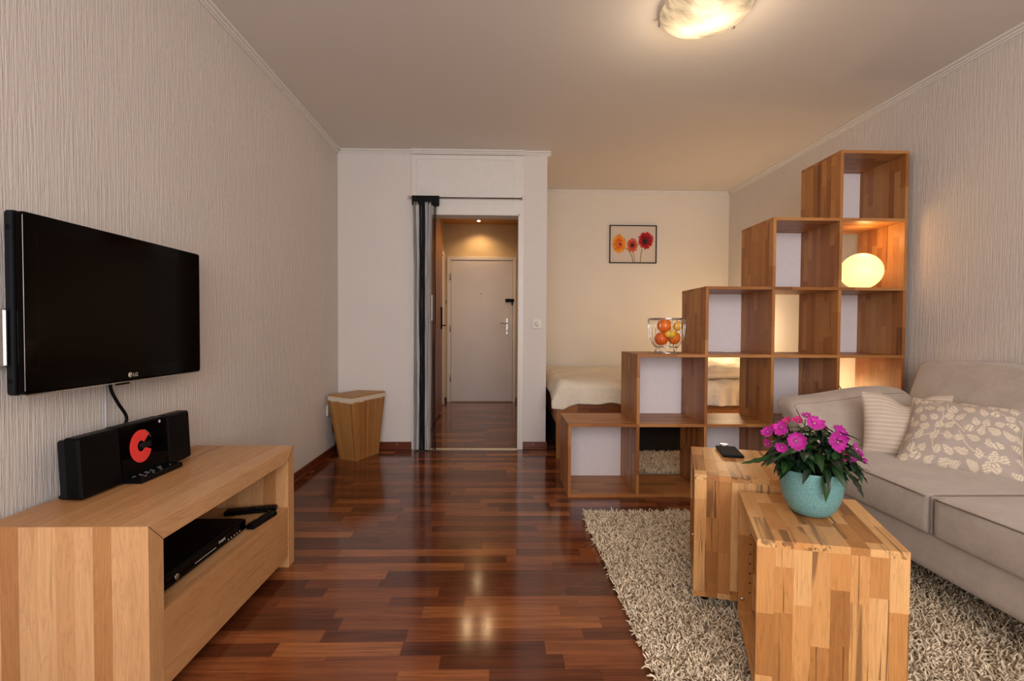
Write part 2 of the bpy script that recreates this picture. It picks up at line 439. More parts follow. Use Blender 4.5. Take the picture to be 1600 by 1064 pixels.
vis = sorted([s_ for s_ in strips if not hidden(s_)], key=lambda s_: s_[2])[:300]
vset = set(vis)
def strip_mb(mb, s_):
    t = R.random()**1.1
    mb.cbox((s_[0], s_[2], -.008), (s_[1], s_[3], 0), .00035, None, (t, 0, 0), (*[-s_[0]+R.uniform(0, 90), R.uniform(0, 50)], 0))
rest = MB()
for s_ in strips:
    if s_ in vset:
        m_ = MB(); strip_mb(m_, s_); m_.build('floor_strip', M['floor'], fl)
    else: strip_mb(rest, s_)
rest.build('floor_strips', M['floor'], fl, kind='stuff')

# skirting boards (merbau), with a small foot
def skirt(name, p, q, n):
    p, q, n = Vector((*p, 0)), Vector((*q, 0)), Vector((*n, 0)); d = q-p; L = d.length; d.normalize()
    m_ = MB().cbox((0, 0, 0), (L, .062, .012), .003, (p, d, Z, n), (.4, 0, .5), roff())
    m_.cbox((0, 0, .0), (L, .018, .019), .004, (p, d, Z, n), (.2, 0, .5), roff())
    return struct(name, m_, M['base_wood'])
skirt('baseboard_left', (lwx(YB), YB), (lwx(YF), YF), (1, 0))
skirt('baseboard_right', (rwx(YB), YB), (rwx(YA), YA), (-1, 0))
skirt('baseboard_far', (lwx(YF), YF), (-.74, YF), (0, -1))
skirt('baseboard_pier', (.184, YF), (.376+.012, YF), (0, -1))
skirt('baseboard_alcove', (.388, YA), (rwx(YA), YA), (0, -1))
skirt('baseboard_partition', (.376, YF), (.376, YA), (1, 0))
skirt('baseboard_hall_left', (-.787, 5.95), (-.787, YH), (1, 0))
skirt('baseboard_hall_far_1', (-.787, YH), (-.745, YH), (0, -1))
skirt('baseboard_hall_far_2', (.195, YH), (.243, YH), (0, -1))
for i, (x, yy) in enumerate(((-.86, YF-.0125), (.27, YF-.0125))):
    MB().lathe([(0, -.003), (.004, -.003), (.004, .003)], 10, (x, yy, .043), 'Y').build('screw_cap', M['ivory'], bpy.data.objects[('baseboard_far', 'baseboard_pier')[i]])
# cornice mouldings
def cornice(name, p, q, n, z=H, ext=0):
    p, q, n = Vector((*p, z)), Vector((*q, z)), Vector((*n, 0)); d = q-p; L = d.length; d.normalize()
    m_ = MB().cbox((-ext, -.014, 0), (L+ext, 0, .030), .003, (p, d, Z, n))
    m_.cbox((-ext, -.026, 0), (L+ext, -.0135, .017), .003, (p, d, Z, n))
    m_.cbox((-ext, -.036, 0), (L+ext, -.0255, .007), .002, (p, d, Z, n))
    return struct(name, m_, M['white_trim'])
cornice('trim_1', (lwx(YB), YB), (lwx(YF), YF), (1, 0))
cornice('trim_2', (rwx(YB), YB), (rwx(YA), YA), (-1, 0))
cornice('trim_3', (lwx(YF), YF), (-.74, YF), (0, -1))
cornice('trim_4', (.184, YF), (.376+.03, YF), (0, -1))
cornice('trim_5', (-.745, YF-.015), (.19, YF-.015), (0, -1))
cornice('trim_6', (.376, YA), (rwx(YA), YA), (0, -1))
cornice('trim_7', (.376, YF), (.376, YA), (1, 0))
# portal surround with fixed panel above
pm = MB(); PY = YF-.015
pm.cbox((-.74, PY, 0), (OX0, YF-.0005, OZ), .001); pm.cbox((OX1, PY, 0), (.184, YF-.0005, OZ), .001)
pm.cbox((-.74, PY, OZ+.0002), (.184, YF-.0005, 2.43), .001)
pm.cbox((WO0+.001, YF, 0), (OX0, YF+.125, OZ), .001); pm.cbox((OX1, YF, 0), (WO1-.001, YF+.125, OZ), .001)
pm.cbox((WO0+.001, YF, OZ+.0002), (WO1-.001, YF+.125, OZ+.029), .001)
for a, b, c_, d in ((-.70, .10, 2.035, 2.042), (-.70, .10, 2.392, 2.399), (-.70, -.694, 2.04, 2.395), (.10, .106, 2.035, 2.399)):
    pm.cbox((a, PY-.004, c_), (b, PY+.005, d), .001)
for a, b, c_, d in ((OX1, OX1+.012, 0, OZ+.012), (OX0-.012, OX0, 0, OZ+.012), (OX0-.012, OX1+.012, OZ, OZ+.012)):
    pm.cbox((a, PY-.006, c_), (b, PY+.004, d), .002)
struct('trim_8', pm, M['white_trim'])
struct('trim_9', MB().cbox((OX0, YF-.02, 0), (OX1, YF+.015, .006), .002), M['brass'])

# entrance door at the end of the hall
dm = MB()
DX0, DX1, DZ = -.690, .158, 1.945
for a, b, c_, d in ((DX0-.05, DX0, 0, DZ+.045), (DX1, DX1+.04, 0, DZ+.045), (DX0-.0, DX1, DZ, DZ+.045)):
    dm.cbox((a, YH-.03, c_), (b, YH, d), .004)
door = struct('door_1', dm, M['white_trim'])
leaf = MB().cbox((DX0+.003, YH-.022, .012), (DX1-.003, YH-.002, DZ-.003), .003).build('door_leaf', M['door_white'], door)
for z in (1.72, 1.02, .33):
    MB().lathe([(0, -.045), (.008, -.045), (.008, .045), (0, .045)], 10, (DX0-.004, YH-.036, z)).build('hinge', M['steel'], door)
MB().lathe([(0, -.006), (.008, -.006), (.008, 0)], 14, (-.275, YH-.022, 1.489), 'Y').build('peephole', M['steel'], leaf)
MB().cbox((.062, YH-.030, .93), (.096, YH-.02, 1.16), .006).build('handle_plate', M['steel'], leaf)
MB().tube([(.08, YH-.028, 1.085), (.08, YH-.07, 1.085), (.07, YH-.075, 1.085), (-.02, YH-.075, 1.085)], .009, 10).build('door_handle', M['chrome'], leaf)
MB().lathe([(0, -.012), (.009, -.012), (.009, 0)], 14, (.08, YH-.028, .985), 'Y').build('lock_cylinder', M['chrome'], leaf)
lk = MB().cbox((.055, YH-.055, 1.375), (.175, YH-.02, 1.42), .006); lk.cbox((.14, YH-.05, 1.335), (.158, YH-.03, 1.38), .003)
lk.build('chain_lock', M['black'], leaf)
# recessed hall spots
for i, (hx, hy) in enumerate(((-.372, 5.47), (-.145, 5.468), (-.302, 6.44))):
    t = thing('recessed_spotlight', ('small recessed spotlight in hall ceiling, left one of the front pair', 'small recessed spotlight in hall ceiling, right one of the front pair', 'small glowing recessed spotlight in the hall ceiling just before the entrance door')[i], 'spotlight', (hx, hy, 2.44), 0, 'recessed spotlights in the hall ceiling')
    MB().lathe([(.030, 0), (.045, 0), (.045, -.008), (.032, -.008)], 24).build('trim_ring', M['chrome'], t)
    MB().lathe([(0, -.016), (.014, -.014), (.024, -.006), (.03, 0)], 20).build('bulb', M['spot'], t)
# hall wardrobe on the left, and small door, rail
t = thing('hall_wardrobe', 'brown wood veneer sliding wardrobe along the left side of the hall', 'wardrobe', (-.787, 4.16, 0))
panel('wardrobe_door', M['hall_wood'], t, (0, 0, .02), Z, Y, X, 2.40, .72, .10, .09, .5, 2)
panel('wardrobe_door', M['hall_wood'], t, (0, .725, .02), Z, Y, X, 2.40, .90, .085, .09, .5, 2)
MB().cbox((.10, .60, 1.08), (.118, .63, 1.34), .004).build('handle', M['chrome'], t)
MB().cbox((.085, 1.50, 1.0), (.10, 1.53, 1.26), .004).build('handle', M['black'], t)
t = thing('bathroom_door', 'white open side door at the left end of the hall', 'door', (-.787, 5.84, 0))
MB().cbox((.0, 0, 0), (.03, .06, 2.02), .003).build('door_frame', M['white_trim'], t)
MB().cbox((.0, .60, 0), (.03, .66, 2.02), .003).build('door_frame', M['white_trim'], t)
MB().cbox((.0, .06, 1.96), (.03, .60, 2.02), .003).build('door_frame', M['white_trim'], t)
MB().cbox((.002, .06, .01), (.02, .60, 1.96), .003).build('door_leaf', M['door_white'], t)
MB().tube([(.02, .52, 1.05), (.06, .52, 1.05), (.06, .42, 1.05)], .008, 8).build('handle', M['black'], t)
t = thing('hook_rail', 'tiny white hook rail on hall wall left of the entrance door', 'hook rail', (-.765, YH, 1.40))
MB().cbox((-.02, -.02, 0), (.035, 0, .008), .002).build('rail', M['white_trim'], t)
MB().tube([(.018, -.006, 0), (.018, -.02, -.02), (.006, -.02, -.045), (.006, -.01, -.05)], .004, 8).build('hook', M['steel'], t)

# light switch (dimmer)
t = thing('dimmer_switch', 'cream square dimmer switch on the pier right of the doorway', 'light switch', (.298, YF, 1.049))
MB().cbox((-.040, -.008, -.040), (.040, 0, .040), .004).build('cover_plate', M['ivory'], t)
MB().cbox((-.028, -.011, -.028), (.028, -.007, .028), .003).build('inner_plate', M['ivory'], t)
MB().lathe([(0, -.026), (.017, -.026), (.019, -.022), (.020, -.009)], 28, (0, 0, 0), 'Y').build('knob', M['ivory'], t)
# outlet with cable behind the laundry basket
t = thing('wall_outlet', 'ivory wall outlet half hidden behind the laundry basket', 'outlet', (lwx(3.79), 3.79, .365))
MB().cbox((0, -.04, -.04), (.012, .04, .04), .003).build('cover_plate', M['ivory'], t)
MB().tube(spline([(.012, .0, -.02), (.035, .0, -.06), (.03, .02, -.15), (.05, .03, -.24), (.04, .02, -.33)]), .004, 8).build('cable', M['black'], t)

# ================================================================ STAIRCASE SHELF
SX0, SY0, SD, MW, MH, T = .402, 2.862, .383, .4072, .4155, .018
LV = [0, .440, .858, 1.264, 1.677, 2.079]; CX = [0, .418, .825, 1.225, 1.625, 2.030]
sh = thing('stair_shelf', 'large stepped beech cube shelf dividing sofa corner from the bed', 'shelf', (SX0, SY0, 0))
kw = dict(sw=.042, lmin=.18, lmax=.5, tones=(.05, .75), streak=.12)
for lv in range(6):
    c0 = max(0, lv-1) if lv else 0
    x0 = (CX[c0]-(T/2 if c0 else 0)) + (T if lv == 0 else 0); x1 = CX[5] - (T if lv == 0 else 0)
    panel('shelf_board', M['beech'], sh, (x0, 0, LV[lv]-(T if lv else 0)), X, Y, Z, x1-x0, SD, T, **kw)
for r_ in range(5):
    for c_ in range(r_, 6):
        zz0 = LV[r_] if r_ else (0 if c_ in (0, 5) else T)
        zz1 = LV[r_+1] - T
        x = CX[c_] - (T/2 if 0 < c_ < 5 else (0 if c_ == 0 else T))
        panel('upright', M['beech'], sh, (x, 0.0005, zz0), Z, Y, X, zz1-zz0, SD-.001, T, **kw)
    for c_ in range(r_, 5):
        if (r_+c_) % 2 == 0:
            MB().cbox((CX[c_]+(T if c_ == 0 else T/2)+.001, SD-.012, LV[r_]+(T if r_ == 0 else 0)+.0005), (CX[c_+1]-(T if c_ == 4 else T/2)-.001, SD-.004, LV[r_+1]-T-.0005), .0005).build('back_panel', M['panel_white'], sh)

# ================================================================ COFFEE TABLES (cubes, skewed slightly as they stand)
def cube_table(name, label, P, u, v, wdt, dep, h, T=.019):
    """P near-left corner of the box at its bottom; u along the near side, v towards the back"""
    t = thing(name, label, 'coffee table', P)
    U, V = Vector((*u, 0)).normalized(), Vector((*v, 0)).normalized()
    z0 = .03
    kk = dict(sw=.041, lmin=.10, lmax=.30, tones=(0, .85), streak=.42, single=True)
    panel('top_panel', M['table_wood'], t, (0, 0, h-T), V, U, Z, dep, wdt, T, **kk)
    kk2 = dict(kk, single=False)
    panel('bottom_panel', M['table_wood'], t, (0, 0, z0), V, U, Z, dep, wdt, T, **kk2)
    hh = h-T-(z0+T)
    panel('front_panel', M['table_wood'], t, (0, 0, z0+T), Z, U, V, hh, wdt, T, **kk)
    panel('rear_panel', M['table_wood'], t, V*(dep-T)+Z*(z0+T), Z, U, V, hh, wdt, T, **kk2)
    for k_ in range(9):
        p = V*(dep-T-.001) + U*.035 + Z*(h-.07-.032*k_)
        MB().lathe([(0, -.0006), (.0025, -.0006), (.0025, .0006)], 8, p, 'Y').build('peg_hole', M['black'], t)
    MB().lathe([(0, -.004), (.006, -.003), (.006, .001)], 12, V*(dep-T-.002)+U*.012+Z*(z0+.055), 'Y').build('peg', M['chrome'], t)
    for a, b in ((.04, .05), (wdt-.04, .05), (.04, dep-.05), (wdt-.04, dep-.05)):
        p = U*a+V*b
        m_ = MB().lathe([(0, 0), (.0, .0), (.012, .0), (.015, .003), (.015, .024), (.012, .0275), (0, .0275)], 18, p+Z*.001, 'Z')
        m_.build('caster', M['black'], t)
    return t
ZT2, H2 = .50, .50-.042
t2 = cube_table('coffee_table', 'beech cube table farther back, with black phone lying on top', (.677, 1.663, .042), (.3085, -.089), (.146, .403), .395, .425, H2)
t1 = cube_table('coffee_table', 'nearest beech cube table with the potted pink flowers on top', (.661, 1.22, .032), (.333, -.081), (.135, .368), .343, .387, .465-.032)

# ================================================================ TV BENCH
bx0, bx1, by0, by1, bz = -1.298, -.885, 1.227, 2.082, .50
bn = thing('tv_bench', 'light oiled wood tv bench with open niche over one wide drawer', 'tv bench', (bx0, by0, 0))
W_, L_, TB = bx1-bx0, by1-by0, .055
kk = dict(tones=(0, .8), streak=.12, lmin=3, lmax=4)
def warp_top(p, e=.0003):
    if p[1] < .02: p = (p[0], max(p[1], 0)+bz-p[2]+e, p[2])
    elif p[1] > L_-.02: p = (p[0], min(p[1], L_)-(bz-p[2])-e, p[2])
    return p
def warp_end(p, e=.0003):
    if p[2] > bz-.02: p = (p[0], p[1], min(p[2], bz)-min(p[1], L_-p[1])-e)
    return p
panel('top_panel', M['bench_wood'], bn, (0, 0, bz-TB), Y, X, Z, L_, W_, TB, sw=.07, single=True, ch=.0008, warp=warp_top, **kk)
panel('end_panel', M['bench_wood'], bn, (0, 0, 0), Z, X, Y, bz, W_, TB, sw=.047, single=True, ch=.0006, warp=warp_end, **kk)
panel('end_panel', M['bench_wood'], bn, (0, L_-TB, 0), Z, X, Y, bz, W_, TB, sw=.05, warp=warp_end, **kk)
mf = MB()
for s_, yy in ((1, 0), (-1, L_)): mf.tube([(W_+.0002, yy+s_*.001, bz-.001), (W_+.0002, yy+s_*TB, bz-TB)], .0008, 5)
mf.build('mitre_joint', M['black_matte'], bn)
NZ = .252
panel('niche_shelf', M['bench_wood'], bn, (.02, TB, NZ-.02), Y, X, Z, L_-2*TB, W_-.045, .02, sw=.08, **kk)
panel('back_board', M['bench_wood'], bn, (.005, TB, .05), Y, Z, X, L_-2*TB, bz-TB-.05, .012, sw=.13, **kk)
dr = panel('drawer', M['bench_wood'], bn, (W_-.022, TB+.003, .046), Y, Z, X, L_-2*TB-.006, NZ-.046+.002, .021, sw=.25, tones=(.3, .5), streak=0, lmin=3, lmax=4)
panel('drawer_bottom', M['bench_wood'], bn, (.02, TB, .07), Y, X, Z, L_-2*TB, W_-.05, .015, sw=.2, **kk)

# player + remotes in the niche
t = thing('disc_player', 'flat black disc player lying in the bench niche', 'disc player', (bx1-.062, by0+TB+.085, NZ))
MB().cbox((-.25, 0, .006), (0, .43, .046), .003).build('case', M['black'], t)
MB().cbox((0, 0.0, .008), (.008, .43, .045), .003).build('front_panel', M['gloss'], t)
MB().cbox((.008, .13, .022), (.009, .24, .024), .0002).build('tray_slot', M['display'], t)
MB().lathe([(0, 0), (.009, 0), (.009, .003), (0, .003)], 20, (.008, .045, .026), 'X').build('power_button', M['steel'], t)
bt = MB()
for k_ in range(5): bt.cbox((.008, .31+k_*.018, .016), (.0095, .314+k_*.018, .02), .0004)
bt.build('buttons', M['display'], t, kind='stuff')
for yy in (.03, .40): MB().lathe([(0, 0), (.012, 0), (.012, .006), (0, .006)], 14, (-.04, yy, 0)).build('foot', M['black'], t)
def text(body, size, loc, rotm, mat, parent, name='lettering', ex=.0003):
    cu = bpy.data.curves.new(name, 'FONT'); cu.body = body; cu.size = size; cu.extrude = ex; cu.materials.append(mat)
    tmp = bpy.data.objects.new(name, cu)
    C.objects.link(tmp); bpy.context.view_layer.update()
    dg = bpy.context.evaluated_depsgraph_get(); me = bpy.data.meshes.new_from_object(tmp.evaluated_get(dg)); bpy.data.objects.remove(tmp)
    o = bpy.data.objects.new(name, me); C.objects.link(o); o.parent = parent
    o.matrix_local = Matrix.Translation(loc) @ rotm
    return o
FX = Matrix(((0, 0, 1, 0), (1, 0, 0, 0), (0, 1, 0, 0), (0, 0, 0, 1)))   # text on a face looking to +X, reading along +Y
text('PHILIPS', .012, (.009, .255, .027), FX, M['logo'], t)
def remote(name, label, loc, rz, L=.19, w_=.045):
    t = thing(name, label, 'remote control', loc, rz)
    m_ = MB(); m_.cbox((-w_/2, -L/2, 0), (w_/2, L/2, .018), .005); m_.build('case', M['black'], t)
    b = MB(); Rb = random.Random(L*1000)
    for j in range(11):
        for i in range(3):
            if 4 <= j <= 6: continue
            b.cbox((-.013+i*.013-.0035, -L*.42+j*L*.082-.003, .018), (-.013+i*.013+.0035, -L*.42+j*L*.082+.003, .0198), .001)
    b.build('buttons', M['side_black'], t, kind='stuff')
    MB().tube(ring((0, L*.02, .0185), .012, 20), .0018, 6, True).build('navigation_ring', M['side_black'], t)
    MB().cbox((-.016, L*.41, .018), (-.010, L*.44, .0202), .001, tone=(.6, .02, .02)).build('red_button', M['tone_paint'], t)
    MB().cbox((.010, L*.30, .018), (.015, L*.33, .0202), .001, tone=(.02, .3, .1)).build('green_button', M['tone_paint'], t)
    return t
remote('remote_control', 'black remote control lying crosswise at the far end of the niche', (-1.010, 1.972, NZ+.001), math.radians(-74), .19)
remote('remote_control', 'small black remote control lying along the front edge of the niche', (-.918, 1.872, NZ+.001), math.radians(-8), .15, .035)

# ================================================================ STEREO
st = thing('micro_stereo', 'black upright compact stereo with a red disc behind glass on bench', 'stereo', (-1.195, 1.40, bz+.0008))
def lean(m_, s=.05):   # front leans back slightly
    m_.v = [(x - z*s, y, z) for x, y, z in m_.v]; return m_
for ya, yb in ((0.0, .150), (.370, .493)):
    m_ = MB(); m_.cbox((-.045, ya, .004), (0, yb, .182), .006); lean(m_).build('speaker', M['black'], st)
    m_ = MB(); m_.cbox((-.075, ya+.012, .0), (-.040, yb-.012, .172), .006); lean(m_).build('speaker_back', M['side_black'], st)
    MB().cbox((-.085, ya+.02, 0), (-.01, yb-.02, .012), .003).build('speaker_foot', M['side_black'], st)
m_ = MB(); m_.cbox((-.050, .151, .0), (-.006, .369, .182), .004); lean(m_).build('body', M['black'], st)
m_ = MB(); m_.cbox((-.006, .153, .030), (-.0015, .367, .180), .001); lean(m_).build('glass_front', M['gloss'], st)
MB().cbox((-.03, .160, 0), (.052, .362, .018), .004).build('control_base', M['black'], st)
cy, cz = .236, .1045
def disc_c(m_):
    n = 48; vs = []; fs = []
    for kx in (0, 1):
        for k_ in range(n+1):
            a = math.radians(38) + math.radians(300)*k_/n
            for rr in (.018, .054): vs.append((.0002+kx*.0012, cy+.9*rr*math.cos(a), cz+rr*math.sin(a)))
    def q(kx, k_, r_): return kx*(n+1)*2+k_*2+r_
    for k_ in range(n):
        for kx in (0, 1): fs.append([q(kx, k_, 0), q(kx, k_, 1), q(kx, k_+1, 1), q(kx, k_+1, 0)])
        for r_ in (0, 1): fs.append([q(0, k_, r_), q(1, k_, r_), q(1, k_+1, r_), q(0, k_+1, r_)])
    return m_.add(vs, fs)
lean(disc_c(MB())).build('disc', M['red_disc'], st)
m_ = MB(); m_.lathe([(0, .003), (.008, .003), (.010, .0)], 20, (0.0005, cy, cz), 'X'); m_.cbox((0, cy, cz-.010), (.0022, cy+.046, cz+.010), .001)
lean(m_).build('disc_clamp', M['side_black'], st)
m_ = MB(); m_.tube([(.001, cy+.9*.0545*math.cos(a), cz+.0545*math.sin(a)) for a in [math.radians(q_) for q_ in range(22, 75, 6)]], .0015, 6)
lean(m_).build('disc_glint', M['steel'], st)  # steel arc stands in for the reflection at the disc edge
b = MB()
for i, (xx, yy, l_) in enumerate(((.012, .172, .016), (.012, .20, .01), (.012, .225, .014), (.026, .19, .012), (.026, .215, .016), (.026, .24, .014), (.012, .25, .012), (.026, .275, .012), (.040, .185, .012), (.040, .225, .008), (.040, .26, .010), (.012, .285, .018), (.030, .32, .006))):
    b.cbox((xx, yy, .018), (xx+.0022, yy+l_, .0187), .0003)
b.build('button_lettering', M['display'], st, kind='stuff')
m_ = MB(); m_.cbox((.0, .325, .165), (.0012, .333, .175), .0003); lean(m_).build('indicator', M['display'], st)

# ================================================================ TV
TX, ty0, ty1, tz0, tz1 = -1.24, 1.288, 2.027, .822, 1.302
tv = thing('television', 'wall mounted black flat television above the tv bench', 'television', (TX, ty0, tz0))
TL, TH = ty1-ty0, tz1-tz0
def rr_prism(y0, y1, z0, z1, x0, x1, r, m_=None, seg=6):
    pts = []
    for cy_, cz_, a0 in ((y1-r, z1-r, 0), (y0+r, z1-r, 90), (y0+r, z0+r, 180), (y1-r, z0+r, 270)):
        for k_ in range(seg+1):
            a = math.radians(a0+90*k_/seg); pts.append((cy_+r*math.cos(a), cz_+r*math.sin(a)))
    n = len(pts); m_ = m_ or MB()
    rings = [(x0, .0), (x1-.006, .0), (x1-.0015, -.0012), (x1, -.005)]
    cy_, cz_ = (y0+y1)/2, (z0+z1)/2; vs = []
    for x, off in rings:
        for (a, b_) in pts:
            vs.append((x, a + (off if a > cy_ else -off), b_ + (off if b_ > cz_ else -off)))
    fs = [list(range(n))[::-1], [3*n+i for i in range(n)]]
    for q_ in range(3):
        for i in range(n): fs.append([q_*n+i, q_*n+(i+1) % n, (q_+1)*n+(i+1) % n, (q_+1)*n+i])
    return m_.add(vs, fs)
rr_prism(0, TL, 0, TH, -.022, 0, .010).build('front_bezel', M['gloss'], tv)
rr_prism(-.006, TL, -.002, TH+.002, -.040, -.021, .012).build('housing', M['side_black'], tv)
rr_prism(.06, TL-.06, .05, TH-.06, -.083, -.038, .02).build('rear_cover', M['black'], tv)
k = NT('dark_screen'); k.base((.0022, .0008, .0006), .10, 0, .05); M['screen'] = k.m
MB().cbox((-.001, .040, .050), (.0006, TL-.04, TH-.04), .0003).build('screen', M['screen'], tv)
MB().cbox((-.008, 0.0, -.003), (.0005, TL, -.0005), .0004).build('chrome_strip', M['chrome'], tv, label='thin chrome strip')
MB().cbox((-.0008, -.0002, .01), (.0004, .0010, TH-.01), .0003).build('side_highlight_strip', M['steel'], tv, label='thin strip standing for the edge highlight')  # steel strip modelled in place of the highlight on the front edge
lg = MB().lathe([(0, .0012), (.0085, .0012), (.0085, 0)], 24, (.0004, .358, .020), 'X').build('logo_disc', M['logo'], tv)
MB().tube([(.0018, .358+.005*math.cos(a), .020+.005*math.sin(a)) for a in [math.radians(90+q_*22) for q_ in range(13)]], .0007, 5).build('logo_mark', M['black'], lg)
text('LG', .018, (.0008, .370, .0135), FX, M['logo'], tv, 'logo_lettering')
MB().cbox((-.006, .30, -.010), (-.0015, .36, -.001), .002).build('sensor', M['black'], tv)
mt = MB().cbox((-.088, .12, .12), (-.083, TL-.12, TH-.14), .003); mt.cbox((-.083, -.020, .075), (-.030, -.008, .225), .004)
mt.build('wall_bracket', M['steel'], tv)
for (a, b_) in ((.02, TH-.05), (.02, .03)): MB().cbox((-.037, -.0075, b_), (-.026, -.0055, b_+.012), .0005).build('side_slot', M['black'], tv)
t = thing('power_cable', 'black cable hanging down the wall from television to behind stereo', 'cable', (0, 0, 0))
MB().tube(spline([(-1.318, 1.66, .84), (-1.316, 1.662, .79), (-1.305, 1.678, .74), (-1.295, 1.700, .69), (-1.298, 1.69, .64), (-1.30, 1.69, .52)]), .005, 8).build('cable_run', M['black'], t)
t = thing('aerial_cable', 'thin straight cable taped to the wall beside the thicker black one', 'cable', (0, 0, 0))
MB().tube([(-1.3245, 1.648, .84), (-1.3245, 1.65, .52)], .003, 6).build('cable_run', M['display'], t)

# ================================================================ LAUNDRY BASKET
lb = thing('laundry_basket', 'tapered bamboo laundry basket with cream liner and flat lid in corner', 'laundry basket', (0, 0, 0))
Bb = [(-1.09, 3.66), (-.98, 3.90), (-1.13, 3.975), (-1.24, 3.735)]
Bt = [(-1.092, 3.565), (-.940, 3.935), (-1.165, 3.995), (-1.318, 3.71)]
def basket_pt(e, a, z):
    z_ = z/.455; p = [Vector((*Bb[i], 0)).lerp(Vector((*Bt[i], .455)), z_) for i in (e, (e+1) % 4)]
    return p[0].lerp(p[1], a)
bm_ = MB()
cen = Vector((-1.12, 3.82, 0))
for e in range(4):
    L = (Vector(Bb[e])-Vector(Bb[(e+1) % 4])).length; n = round(L*62)
    for i in range(n):
        a0, a1 = i/n+.004, (i+1)/n-.004; dp = R.uniform(0, .0012)
        q = [basket_pt(e, a0, 0), basket_pt(e, a1, 0), basket_pt(e, a1, .455), basket_pt(e, a0, .455)]
        nrm = (q[1]-q[0]).cross(q[3]-q[0]).normalized()
        if nrm.dot(q[0]-cen) < 0: nrm = -nrm
        vs = [p + nrm*dp for p in q] + [p - nrm*.006 for p in q]
        o_ = roff(); wc_ = [(p.z+o_[0], (0, .015, .015, 0)[j % 4]+o_[1], o_[2]) for j, p in enumerate(vs)]
        bm_.add(vs, [(0, 1, 2, 3), (4, 5, 6, 7), (0, 1, 5, 4), (1, 2, 6, 5), (2, 3, 7, 6), (3, 0, 4, 7)], (R.uniform(.1, .9), 0, 0), wc_)
bm_.build('slatted_body', M['bamboo'], lb)
def prism(q, z0, z1, exp=0.0, m_=None, tone=(.5, .5, .5)):
    c_ = Vector((sum(p[0] for p in q)/4, sum(p[1] for p in q)/4)); m_ = m_ or MB()
    qq = [c_ + (Vector(p)-c_)*(1+exp) for p in q]
    vs = [(p.x, p.y, z) for z in (z0, z1) for p in qq]
    return m_.add(vs, [(3, 2, 1, 0), (4, 5, 6, 7)]+[(i, (i+1) % 4, 4+(i+1) % 4, 4+i) for i in range(4)], tone, [(v[1]*.98+v[0]*.3, v[0], v[2]) for v in vs])
prism(Bt, .448, .487, .0).build('liner_band', M['liner'], lb)
prism(Bt, .4835, .4875, .03).build('liner_fold', M['liner'], lb)
o = prism(Bt, .4877, .4975, .012, tone=(.15, 0, 0)).build('lid', M['bamboo'], lb)
bv = o.modifiers.new('bevel', 'BEVEL'); bv.width = .002; bv.segments = 2

# ================================================================ RUGS
def rug(name, label, x0, x1, y0, y1, dens, seed, pale=1.0, hL=.03):
    t = thing(name, label, 'rug', (x0, y0, 0))
    W, L = x1-x0, y1-y0
    MB().cbox((.01, .01, .0005), (W-.01, L-.01, .010), .003, tone=(.42, .34, .25)).build('backing', M['yarn'], t)
    rg = np.random.default_rng(seed); n = int(W*L*dens)
    p = np.stack([rg.uniform(0, W, n), rg.uniform(0, L, n), np.full(n, .009)], 1)
    az = rg.uniform(0, 2*PI, n); ln = hL*rg.uniform(.75, 1.25, n); r0 = rg.uniform(.0020, .0031, n)
    tl = rg.uniform(.15, .8, n); curl = rg.normal(0, .8, n); P_ = [p]; D_ = []
    for q_ in range(3):
        th = np.minimum(tl*(1, 1.9, 2.6)[q_], 1.9); a_ = az + curl*q_
        d = np.stack([np.cos(a_)*np.sin(th), np.sin(a_)*np.sin(th), np.cos(th)], 1); D_.append(d)
        nx_ = P_[-1] + d*(ln*.36)[:, None]; nx_[:, 2] = np.maximum(nx_[:, 2], .011); P_.append(nx_)
    V = []
    for q_ in range(4):
        d = D_[min(q_, 2)]; side = np.cross(d, np.array([.31, .17, .93])); side /= np.linalg.norm(side, axis=1)[:, None]; s2 = np.cross(d, side)
        for kq in range(3):
            an = 2*PI*kq/3; V.append(P_[q_] + (side*math.cos(an) + s2*math.sin(an))*(r0*(.8, 1, 1.05, .8)[q_])[:, None])
    NV = 12
    V = np.stack(V, 1).reshape(-1, 3)
    fq = []
    for lvl in range(3):
        for kq in range(3):
            a, b_ = lvl*3+kq, lvl*3+(kq+1) % 3; fq.append((a, b_, b_+3, a+3))
    fq = np.array(fq); faces = (np.arange(n)[:, None, None]*NV + fq[None]).reshape(-1)
    tri = (np.arange(n)[:, None]*NV + np.array([9, 10, 11])[None]).reshape(-1)
    me = bpy.data.meshes.new('pile'); me.vertices.add(n*NV); me.vertices.foreach_set('co', V.reshape(-1).astype(np.float32))
    loops = np.concatenate([faces, tri]); nf = n*9+n
    me.loops.add(len(loops)); me.loops.foreach_set('vertex_index', loops.astype(np.int32))
    me.polygons.add(nf); me.polygons.foreach_set('loop_start', np.concatenate([np.arange(n*9)*4, n*36+np.arange(n)*3]).astype(np.int32))
    me.polygons.foreach_set('use_smooth', np.concatenate([np.ones(n*9, bool), np.zeros(n, bool)]))
    me.update(calc_edges=True); me.validate()
    base = np.array([.88, .725, .525])*pale; col = base[None]*rg.uniform(.72, 1.12, n)[:, None]
    br = rg.random(n) < .10; col[br] = np.array([.36, .26, .16])*rg.uniform(.7, 1.2, br.sum())[:, None]
    cc = np.ones((n, 12, 4), np.float32); cc[:, :, :3] = np.clip(col[:, None, :], 0, 1)
    a = me.attributes.new('tone', 'FLOAT_COLOR', 'POINT'); a.data.foreach_set('color', cc.reshape(-1))
    me.materials.append(M['yarn']); o = bpy.data.objects.new('pile', me); C.objects.link(o); o.parent = t; o['kind'] = 'stuff'
    return t
rug('shag_rug', 'cream shag rug in front of the sofa under both cube tables', .442, 2.0, .45, 2.575, 15500, 3)
